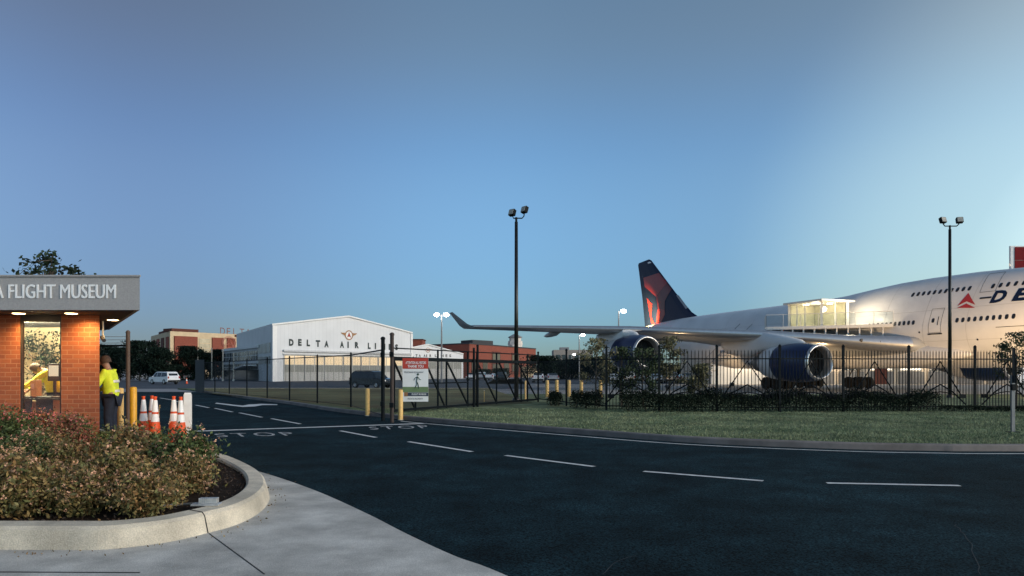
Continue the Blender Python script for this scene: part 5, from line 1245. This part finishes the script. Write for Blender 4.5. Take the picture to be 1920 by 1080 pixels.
a, b = PB(38.5, 3.8, 6.9), PB(46.2, 3.8, 2.2); st.tube([a, b], .04, n=5)
st.build('stairs', JG, vp)

# ---- flood lamps that light the aircraft
HOUS = mat('lamp_housing', (.08, .08, .08), rough=.5)
def ground_flood(p, aim, power, label, size=95, col=(1.0, .66, .34), hgt=.35):
    t = thing('floodlight', label, 'floodlight', (p[0], p[1], 0), 0, 'ground floodlights under the jet')
    v = (Vector(aim) - Vector((p[0], p[1], hgt))).normalized(); q = v.to_track_quat('Z', 'Y').to_matrix().to_4x4(); M = Matrix.Translation((p[0], p[1], hgt)) @ q
    MB().box((0, 0, 0), (.5, .36, .2), M=q).build('housing', HOUS, t, world=False).location = (0, 0, hgt)
    MB().add([M @ Vector(c) for c in ((-.2, -.14, .105), (.2, -.14, .105), (.2, .14, .105), (-.2, .14, .105))], [(0, 1, 2, 3)]).build('lens', mat('flood_lens', (1, .9, .7), emit=(1, .75, .45), estr=12), t)
    MB().bar((p[0], p[1], 0), (p[0], p[1], hgt - .1), .06).build('bracket', HOUS, t)
    spot(Vector((p[0], p[1], hgt)) + v * .15, power, col, size=size, blend=.8, rad=.2, aim=aim, parent=t)
ground_flood((31, 36), PB(15.5, 3, 5.0), 15000, 'ground floodlight behind the picket fence aimed at the forward fuselage side', 62)
ground_flood((27.5, 64), PB(26, 6, 4.5), 260, 'ground floodlight under the inner wing', 130)
ground_flood((14.5, 66), PB(34, 14, 5.6), 200, 'ground floodlight under the outer wing beside the outer engine', 120)
ground_flood((24.5, 79), PB(48, 2.5, 4.5), 420, 'ground floodlight beneath the rear fuselage', 110)
lg_ = MB().box(PB(62.6, 4.6, 8.05), (.3, .3, .16), rz=-JA).build('logo_light', HOUS, jet)
spot(PB(62.4, 3.6, 8.3), 11000, (1.0, .62, .22), size=75, blend=.8, rad=.12, aim=PB(64.3, 0, 9.9), parent=jet)

# ================================================================== FENCES, GATE, POLES
ZL = 0.12
LNK = link_mesh_mat('chain_link', (0.012, 0.02, 0.024), .075, .13)
SCRN = link_mesh_mat('privacy_screen', (0.008, 0.016, 0.022), .075, .2, solid=.85)
def mesh_panel(name, a, b, z0, z1, m, parent):
    L_ = (Vector(b[:2]) - Vector(a[:2])).length; me = bpy.data.meshes.new(name)
    me.from_pydata([(a[0], a[1], z0), (b[0], b[1], z0), (b[0], b[1], z1), (a[0], a[1], z1)], [], [(0, 1, 2, 3)])
    uv = me.uv_layers.new(name='UVMap')
    for i, c in enumerate(((0, z0), (L_, z0), (L_, z1), (0, z1))): uv.data[i].uv = c
    return link(name, me, m, parent)
cp = [(372, 733.5), (403, 736), (430, 739), (463, 742.5), (501, 746.5), (543, 751), (595, 756), (658, 763)]
CP = [gp(a, b, ZL) for a, b in cp]; gL = gp(718, 783, ZL); gR = gp(735, 786, ZL)
cf = thing('chain_link_fence', 'black chain link fence running from the far apron to the gate posts', 'fence', (CP[-1].x, CP[-1].y, ZL))
PL = CP + [gL]
for i, p in enumerate(CP):
    MB().tube([(p.x, p.y, ZL - .05), (p.x, p.y, ZL + 2.42)], .042, n=8).lathe([(.05, ZL + 2.42), (.03, ZL + 2.48), (0, ZL + 2.5)], Matrix.Translation((p.x, p.y, 0)), n=8).build('post', BLK, cf)
for i in range(len(PL) - 1):
    a, b = PL[i], PL[i + 1]
    MB().tube([(a.x, a.y, ZL + 2.36), (b.x, b.y, ZL + 2.36)], .028, n=6).tube([(a.x, a.y, ZL + .08), (b.x, b.y, ZL + .08)], .012, n=4).build('rail', BLK, cf)
    mesh_panel('mesh_panel', a, b, ZL + .05, ZL + 2.35, LNK, cf)
mesh_panel('privacy_screen', gp(366, 734, ZL), gp(383, 735, ZL), ZL, ZL + 2.6, SCRN, cf)
# tall gate posts
BRP = mat('dark_brown_post', (0.035, 0.022, 0.017), rough=.6)  # one even dark brown over the whole right-hand post
gpst = thing('gate_post', 'left black one of the two tall gate posts beside the warning sign', 'gate post', (gL.x, gL.y, ZL), 0, 'gate posts')
MB().tube([(gL.x, gL.y, 0), (gL.x, gL.y, 2.85)], .068, n=12).lathe([(.09, 2.85), (.07, 2.92), (0, 2.95)], Matrix.Translation((gL.x, gL.y, 0)), n=12).build('post', BLK, gpst)
for zz_ in (2.3, .6): MB().box((gL.x, gL.y - .1, zz_), (.12, .14, .16)).build('roller_bracket', BLK, gpst)
gps2 = thing('gate_post', 'tall brown-edged gate post directly left of the warning sign', 'gate post', (gR.x, gR.y, ZL), 0, 'gate posts')
MB().tube([(gR.x, gR.y, 0), (gR.x, gR.y, 2.95)], .066, n=12).lathe([(.088, 2.95), (.07, 3.02), (0, 3.05)], Matrix.Translation((gR.x, gR.y, 0)), n=12).build('post', BRP, gps2)
for zz_ in (2.3, .6): MB().box((gR.x, gR.y - .1, zz_), (.12, .14, .16)).build('roller_bracket', BLK, gps2)
# sliding gate
GA, GB = gp(736, 776, ZL), gp(1007, 753, ZL)
gate = thing('sliding_gate', 'long black cantilever sliding gate with diagonal braces behind the warning sign', 'gate', (GA.x, GA.y, ZL))
def on_g(px):
    k = (px - 960) / F; d = GB - GA; t_ = (GA.x - k * GA.y) / (k * d.y - d.x); return GA + d * t_
mb = MB().bar((GA.x, GA.y, 2.22), (GB.x, GB.y, 2.22), .13, hgt=.15).bar((GA.x, GA.y, ZL + .12), (GB.x, GB.y, ZL + .12), .10, hgt=.1); mb.build('main_beam', BLK, gate)
MB().tube([(GA.x, GA.y, 2.62), (GB.x, GB.y, 2.62)], .028, n=6).build('top_rail', BLK, gate)
a, b = on_g(803), on_g(878); MB().tube([(a.x, a.y, 1.25), (b.x, b.y, 1.25)], .03, n=6).build('mid_rail', BLK, gate)
for px in (739, 779, 821, 837, 877, 890, 894, 931, 977, 989):
    p = on_g(px); MB().bar((p.x, p.y, ZL + .05), (p.x, p.y, 2.65 if px in (821, 877, 894, 931, 989) else 2.3), .075).build('upright', BLK, gate)
for a, b in ((738, 777), (797, 833), (838, 876), (895, 930), (936, 968), (972, 1006)):
    p, q = on_g(a), on_g(b); MB().bar((p.x, p.y, 2.15), (q.x, q.y, ZL + .18), .06).build('diagonal_brace', BLK, gate)
mesh_panel('mesh_panel', GA, GB, ZL + .1, 2.2, LNK, gate)
# second pair of guide posts
for px, hh_, lb in ((889, 2.75, 'slim black guide post left of the white-tipped post by the brick building'), (896, 2.9, 'slim pale-edged guide post right of its twin by the brick building')):
    p = on_g(px) - Vector((0, .25, 0)); t = thing('guide_post', lb, 'gate post', (p.x, p.y, ZL), 0, 'gate guide posts')
    MB().tube([(p.x, p.y, 0), (p.x, p.y, hh_)], .055, n=10).build('post', BLK, t); MB().lathe([(.065, hh_), (.05, hh_ + .05), (0, hh_ + .07)], Matrix.Translation((p.x, p.y, 0)), n=10).build('cap', BLK, t)
# warning sign hanging on the gate
sx0, sx1, sdst = (755 - 960) * 27.2 / F, (803 - 960) * 27.2 / F, 27.2
sgn = thing('warning_sign', 'white sign with red header and walking figure hung on the sliding gate', 'sign', ((sx0 + sx1) / 2, sdst, hz(753, sdst)))
zt_, zb_ = hz(671.5, sdst), hz(753, sdst); SW = sx1 - sx0; SH = zt_ - zb_
SGW = mat('sign_white', (.78, .79, .78), rough=.5, var=.04); SGR = mat('sign_header_red', (.48, .05, .03), rough=.5); SGG = mat('sign_green', (.14, .22, .10), rough=.6); SGN = mat('sign_navy', (.025, .04, .07), rough=.5); SGK = mat('sign_grey_text', (.22, .23, .24)); SGF = mat('sign_figure', (.03, .06, .05))
MB().box(((sx0 + sx1) / 2, sdst, (zt_ + zb_) / 2), (SW, .03, SH)).build('board', SGW, sgn)
def spt(u, v): return (sx0 + u * SW, zt_ - v * SH)
def sbox(name, u0, v0, u1, v1, m, lay=1):
    a, b = spt(u0, v0), spt(u1, v1); return MB().box(((a[0] + b[0]) / 2, sdst - .015 - lay * .003, (a[1] + b[1]) / 2), (b[0] - a[0], .004, a[1] - b[1])).build(name, m, sgn)
sbox('header', 0, .0, 1, .245, SGR); sbox('grass_band', 0, .66, 1, .785, SGG); sbox('navy_band', .2, .79, 1, .875, SGN); sbox('crest', .06, .785, .2, .88, GOLDP)
for s_, u0, v0, u1, v1, m in (('ATTENTION ALL VISITORS', .12, .135, .92, .075, LETW), ('THANK YOU', .2, .22, .82, .155, LETW), ('PEDESTRIANS USE WALKWAY', .07, .345, .82, .305, SGK), ('FLIGHT MUSEUM', .36, .85, .92, .81, SGW), ('PRIVATE PROPERTY', .2, .955, .8, .915, SGK)):
    a, b = spt(u0, v0), spt(u1, v1); me = fit_text(s_, b[0] - a[0], b[1] - a[1], bold=.02)
    me.transform(Matrix(((1, 0, 0, a[0]), (0, 0, -1, sdst - .0245), (0, 1, 0, a[1]), (0, 0, 0, 1)))); link('lettering', me, m, sgn)
mb = MB()
def st_(pts, r_):
    mb.tube([(spt(u, v)[0], sdst - .024, spt(u, v)[1]) for u, v in pts], r_, n=6)
mb.lathe([(0, -.006), (.045, -.004), (.045, .004), (0, .006)], Matrix.Translation((spt(.6, .375)[0], sdst - .024, spt(.6, .375)[1])) @ Matrix.Rotation(R(90), 4, 'X'), n=12)
st_([(.58, .42), (.55, .54)], .02); st_([(.58, .425), (.48, .46), (.44, .51)], .012); st_([(.59, .425), (.65, .48), (.71, .50)], .012); st_([(.55, .54), (.56, .60), (.48, .69)], .016); st_([(.56, .54), (.61, .61), (.63, .70)], .016)
for v in mb.v: pass
mb.build('walking_figure', SGF, sgn)

# yellow bollards by the gate
p = gp(689, 780); bollard(p.x, p.y, 0, hz(728, p.y), .088, YEL if False else TANB, 'pale yellow bollard left of the tall gate posts')
p = gp(751, 788); bollard(p.x, p.y, 0, hz(730, p.y), .088, TANB, 'pale yellow bollard in front of the warning sign corner')
for px, d, lb in ((985, 40.5, 'thin yellow bollard just right of the tall light pole'), (1026, 44, 'yellow bollard first right of the sliding gate end'), (1044, 45, 'yellow bollard second right of the sliding gate end'), (1067, 45, 'yellow bollard third right of the sliding gate end'), (1090, 45, 'yellow bollard behind the low round shrub'), (1126, 44, 'yellow bollard at the first picket fence corner post')):
    bollard((px - 960) * d / F, d, ZL, 1.1, .11 if px != 985 else .055, TANB, lb)
t = thing('stake', 'short pale wooden stake in the field behind the sliding gate', 'stake', ((908 - 960) * 38 / F, 38, ZL))
MB().box((0, 0, .3), (.05, .05, .6)).build('stake_body', TANB, t, world=False, bevel=.005); MB().box((0, 0, .61), (.04, .04, .03)).build('stake_tip', LETW, t, world=False)

# ornamental picket fence
FP = [gp(1009, 753.5, ZL), gp(1062, 761, ZL), gp(1137, 769, ZL), gp(1236, 771, ZL), gp(1344, 772, ZL), gp(1462, 772.5, ZL), gp(1581, 772, ZL), gp(1704, 771, ZL), gp(1828, 770, ZL), gp(1955, 769, ZL), gp(2085, 768, ZL)]
pf = thing('picket_fence', 'black metal picket fence with arched braces in front of the jumbo jet', 'fence', (FP[4].x, FP[4].y, ZL))
for i, p in enumerate(FP):
    MB().box((p.x, p.y, ZL + 1.3), (.085, .085, 2.6)).lathe([(.06, ZL + 2.6), (.065, ZL + 2.63), (.03, ZL + 2.68), (0, ZL + 2.7)], Matrix.Translation((p.x, p.y, 0)), n=8).build('post', BLK, pf)
for i in range(len(FP) - 1):
    a, b = FP[i], FP[i + 1]; d = b - a; L_ = d.length; u = d.normalized(); mb = MB()
    for z in (2.12, .18):
        if i < 2: MB().bar((a.x, a.y, ZL + z), (b.x, b.y, ZL + z), .045).build('rail', BLK, pf)
        else: mb.bar((a.x, a.y, ZL + z), (b.x, b.y, ZL + z), .045)
    n_ = int(L_ / .135)
    for k in range(1, n_):
        p = a + d * (k / n_)
        if i >= 2: mb.box((p.x, p.y, ZL + 1.24), (.024, .024, 2.36)); mb.add([(p.x - .012, p.y, ZL + 2.42), (p.x + .012, p.y, ZL + 2.42), (p.x, p.y, ZL + 2.5)], [(0, 1, 2)])
    if i >= 2: mb.build('fence_panel', BLK, pf)
    if i < 2: mesh_panel('mesh_panel', a, b, ZL + .1, ZL + 2.1, LNK, pf)
    c = (a + b) / 2 + Vector((0, .12, 0))
    if i >= 2:
        mb = MB()
        def br(pts_, r_=.03): mb.tube([(c.x + u.x * q[0], c.y + u.y * q[0], ZL + q[1]) for q in pts_], r_, n=5)
        br([(-.95, .62), (0, 2.02), (.95, .62)]); br([(-1.15, .25), (-.55, .78), (0, 1.08), (.55, .78), (1.15, .25)]); br([(-.8, .62), (-.3, .74), (0, .78), (.3, .74), (.8, .62)], .022)
        mb.box((c.x + u.x * .93, c.y, ZL + .6), (.26, .05, .16)).box((c.x - u.x * .93, c.y, ZL + .6), (.26, .05, .16))
        mb.build('arched_brace', BLK, pf)

# tall floodlight poles
def light_pole(px, d, ytop, rb, label, heads, zb=ZL, hs=1.0):
    x = (px - 960) * d / F; zt = hz(ytop, d); t = thing('light_pole', label, 'light pole', (x, d, zb), 0, 'floodlight poles along the fence')
    MB().tube([(x, d, zb), (x, d, zt)], [rb, rb * .72], n=14).lathe([(rb * 1.7, zb), (rb * 1.7, zb + .12), (rb * 1.05, zb + .2)], Matrix.Translation((x, d, 0)), n=14).build('pole', mat('bronze_pole', (.03, .03, .028), rough=.28, metal=.6), t, smooth=True)
    MB().tube([(x, d, zt), (x, d, zt + .25)], rb * .5, n=8).tube([Vector((x, d, zt + .2)) + Vector(q) for q in ((-heads[0][0] * -1, 0, .45), (-abs(heads[0][0]) * .92, 0, .12), (-abs(heads[0][0]) * .7, 0, 0), (abs(heads[1][0]) * .7, 0, 0), (abs(heads[1][0]) * .92, 0, .12), (heads[1][0], 0, .45))], .035, n=6).build('arm', BLK, t)
    for dx, dz, rz in heads:
        q = Matrix.Rotation(rz, 4, 'Z') @ Matrix.Rotation(R(-18), 4, 'X'); c = Vector((x + dx, d, zt + .2 + dz))
        hd = MB().box(c, (.42 * hs, .26 * hs, .40 * hs), M=q).build('lamp_head', BLK, t, bevel=.03)
        MB().box(c + q @ Vector((0, -.135 * hs, 0)), (.34 * hs, .012, .32 * hs), M=q).build('lens', mat('unlit_lens', (.35, .34, .30), rough=.2), hd)
    return t
light_pole(968, 39, 416, .125, 'tall dark twin-headed floodlight pole in front of the wing tip', ((-.22, .30, R(-40)), (.46, .46, R(-50))), hs=.92)
light_pole(1781, 44, 430, .115, 'tall dark twin-headed floodlight pole in front of the jet fuselage', ((-.44, .36, R(12)), (.60, .36, R(-12))), hs=.92)
# lit lamps in the distance
LIT = mat('lit_lamp', (1, 1, 1), emit=(1.0, .98, .93), estr=30)
def lit_lamp(px, py, d, label, twin=False, r=.45):
    x = (px - 960) * d / F; z = hz(py, d); t = thing('street_lamp', label, 'street lamp', (x, d, 0), 0, 'lit street lamps')
    MB().tube([(x, d, 0), (x, d, z)], [.16, .10], n=8).build('pole', mat('grey_pole', (.2, .2, .2), rough=.5), t)
    for s in ((-1, 1) if twin else (1,)):
        h = MB().tube([(x, d, z - .1), (x + s * .8, d, z + .1)], .05, n=5).box((x + s * .75, d, z + .12), (.9, .4, .18)).build('lamp_head', HOUS, t)
        MB().lathe([(0, -r * .6), (r * .6, -r * .4), (r * .85, 0), (r * .6, r * .4), (0, r * .5)], Matrix.Translation((x + s * .75, d - .3, z - .05)), n=12).build('bulb', LIT, h, smooth=True)
lit_lamp(828, 590, 112, 'lit twin street lamp between the hangar and the wing tip', True, .5)
lit_lamp(1160, 583, 118, 'lit street lamp showing above the outer engine', False, .55)
lit_lamp(1086, 628, 150, 'lit street lamp just below the wing left of the outer engine', False, .5)
lit_lamp(1072, 664, 210, 'small lit lamp in front of the far beige building', False, .4)
for px, py, d, lb in ((371, 655, 150, 'slim grey pole nearest the office block corner'), (397, 652, 152, 'slim grey pole second from the office block corner'), (418, 655, 140, 'pale pole in front of the annex left end'), (438, 662, 138, 'pale pole in front of the annex windows')):
    x = (px - 960) * d / F; t = thing('flag_pole', lb, 'pole', (x, d, 0), 0, 'slim poles before the annex')
    MB().tube([(x, d, 0), (x, d, hz(py, d))], .13, n=8).build('pole', mat('pale_pole', (.4, .36, .3)), t); MB().lathe([(.25, 0), (.25, .3), (.14, .4)], Matrix.Translation((x, d, 0)), n=8).build('footing', CONC, t)

# parking sign seen nearly edge-on at the right
p = gp(1899, 811, ZL); t = thing('road_sign', 'dark road sign on a galvanised post on the lawn at far right', 'sign', (p.x, p.y, ZL))
MB().box((p.x, p.y, ZL + .75), (.085, .05, 1.5)).build('post', mat('sign_post_grey', (.16, .17, .18), rough=.5, metal=.3), t)
MB().box((p.x - .01, p.y - .05, hz(685, p.y)), (.02, .46, hz(652, p.y) - hz(718, p.y)), rz=R(-28)).build('sign_panel', BLK, t)
MB().box((p.x, p.y - .02, hz(726, p.y)), (.10, .08, .16)).build('bracket', BLK, t)
MB().box((p.x, p.y, ZL + .015), (.3, .14, .03)).build('footing', BLK, t)

# ================================================================== VEGETATION BEHIND
far = [(190, 150, 645, 5.0), (226, 148, 650, 4.0), (262, 140, 638, 4.4), (296, 138, 650, 3.4), (325, 142, 684, 1.8), (352, 150, 648, 3.0), (384, 156, 660, 2.6), (410, 170, 654, 2.8)]
lbl = ['dark tree behind the booth edge, farthest left', 'dark tree right of the brown-edged fence post', 'broad dark tree left of the office block, taller one', 'broad dark tree covering the corner of the office block', 'low dark tree above the white SUV', 'dark tree in front of the brick panel of the office block', 'dark tree right of the one before the brick panel', 'dark tree at the left end of the annex']
for i, ((px, d, yt, cr), lb) in enumerate(zip(far, lbl)):
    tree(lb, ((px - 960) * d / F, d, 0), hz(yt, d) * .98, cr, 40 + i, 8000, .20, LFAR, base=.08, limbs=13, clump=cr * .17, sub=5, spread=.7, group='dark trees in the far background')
far = [(1014, 160, 660, 4.6), (1040, 165, 672, 4.4), (1072, 170, 668, 4.6), (1105, 165, 664, 4.8), (1140, 160, 660, 5), (1180, 158, 668, 5), (1225, 156, 676, 5), (1270, 160, 680, 5), (1312, 158, 686, 4.4), (850, 230, 695, 4), (905, 200, 690, 3.0), (940, 200, 688, 2.6)]
lbl = ['dark tree at the right end of the brick building', 'dark tree left of the far beige building', 'dark tree below the far beige building', 'dark tree behind the leafy row, below the wing', 'dark tree behind the leafy row, left of the outer engine', 'dark tree low behind the outer engine', 'dark tree low between outer engine and museum', 'dark tree low beyond the parked cars', 'dark tree beside the left end of the museum', 'dark bush behind the smaller hangar', 'small dark tree before the brick wall, left', 'small dark tree before the brick wall, below its first window bay']
for i, ((px, d, yt, cr), lb) in enumerate(zip(far, lbl)):
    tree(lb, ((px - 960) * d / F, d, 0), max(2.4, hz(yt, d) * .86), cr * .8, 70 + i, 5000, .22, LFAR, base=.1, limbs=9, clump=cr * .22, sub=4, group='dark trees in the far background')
# beige building far away
x0, x1 = (1038 - 960) * 320 / F, (1112 - 960) * 320 / F
t = thing('beige_building', 'low beige building far away beyond the trees below the wing', 'building', (x0, 320, 0))
MB().prism([(x0, 320), (x1, 320), (x1, 335), (x0, 335)], 0, hz(656, 320)).build('wall', mat('beige_wall', (.26, .23, .20)), t)
mb = MB()
for k in range(6): wbox(mb, (x0, 320), (x1, 320), 1 + k * 2.9, 3.1 + k * 2.9, 7.6, 9.6, .01, .1)
mb.build('window_band', WGL, t)
MB().prism([(x0 + 3, 321), (x0 + 7, 321), (x0 + 7, 326), (x0 + 3, 326)], hz(656, 320), hz(651, 320)).build('roof_unit', ROOFG, t)
# leafy small trees behind the picket fence
for px, d, yt, cr, lb, sd_ in ((1118, 33.5, 634, .95, 'leafy small tree left of the outer engine behind the picket fence', 3), (1165, 34.0, 650, .85, 'leafy small tree under the outer engine, lower one', 14), (1205, 33.0, 652, .8, 'leafy small tree in front of the outer engine intake', 25), (1256, 33.5, 630, .95, 'leafy small tree with twin pale trunk right of the outer engine', 36), (1312, 34, 682, .55, 'small lit young tree left of the museum wall', 47), (1905, 30.5, 622, .95, 'feathery small tree behind the fence at far right', 58)):
    tree(lb, ((px - 960) * d / F, d, ZL), hz(yt, d) - ZL, cr, sd_, 1900 if px < 1900 else 1500, .06, LMID if px in (1165, 1205, 1905) else LOLV, base=.28, limbs=9, clump=.13, sub=4, trunk=.05, group='small trees behind the picket fence')
# hedge
def bush_mass(name, label, cat, line, wd, hgt, n, leaf, lm, kind=None):
    a, b = line; t = thing(name, label, cat, ((a[0] + b[0]) / 2, (a[1] + b[1]) / 2, ZL)); r_ = np.random.default_rng(n)
    C = []; d = Vector(b) - Vector(a); L_ = d.length; nn = Vector((-d.y, d.x)).normalized()
    for _ in range(n):
        f = r_.random(); th = r_.uniform(0, math.pi); rad = 1 - abs(r_.normal(0, .16)); bump = 1 + .14 * math.sin(f * L_ * 2.1) + .08 * math.sin(f * L_ * 5.3 + 1)
        c = Vector(a) + d * f + nn * (math.cos(th) * wd / 2 * rad); C.append((c.x, c.y, ZL + .02 + hgt * bump * abs(math.sin(th)) ** .6 * rad * r_.uniform(.75, 1.05)))
    me = leaf_cloud('foliage', C, leaf, n); link('foliage', me, lm, t)
    mb = MB()
    for k in range(max(3, int(L_ * 1.5))):
        c = Vector(a) + d * ((k + .5) / max(3, int(L_ * 1.5))); mb.tube([(c.x, c.y, ZL), (c.x + r_.uniform(-.15, .15), c.y, ZL + hgt * .7)], [.02, .008], n=4)
    mb.build('stems', STEM, t); return t
HDG = mat('hedge_leaf', (0.010, 0.018, 0.010), rough=.8, var=.4, scale=2, island=.6, spec=.15)
bush_mass('hedge', 'long dark low hedge running behind the picket fence', 'hedge', ((4.4, 28.6), (17.2, 28.9)), 1.3, .80, 34000, .035, HDG)
bush_mass('hedge', 'strip of very low hedge at the fence foot toward the right edge', 'hedge', ((17.4, 28.7), (24, 28.3)), .7, .22, 6000, .03, HDG)
bush_mass('shrub', 'low round dark shrub behind the fence left of the hedge', 'shrub', ((2.6, 31.0), (3.9, 30.6)), 1.0, .72, 3600, .035, HDG)
bush_mass('shrub', 'small dark shrub at the fence end beside the yellow bollards', 'shrub', ((1.75, 33.5), (2.3, 33.3)), .8, .62, 1800, .035, HDG)
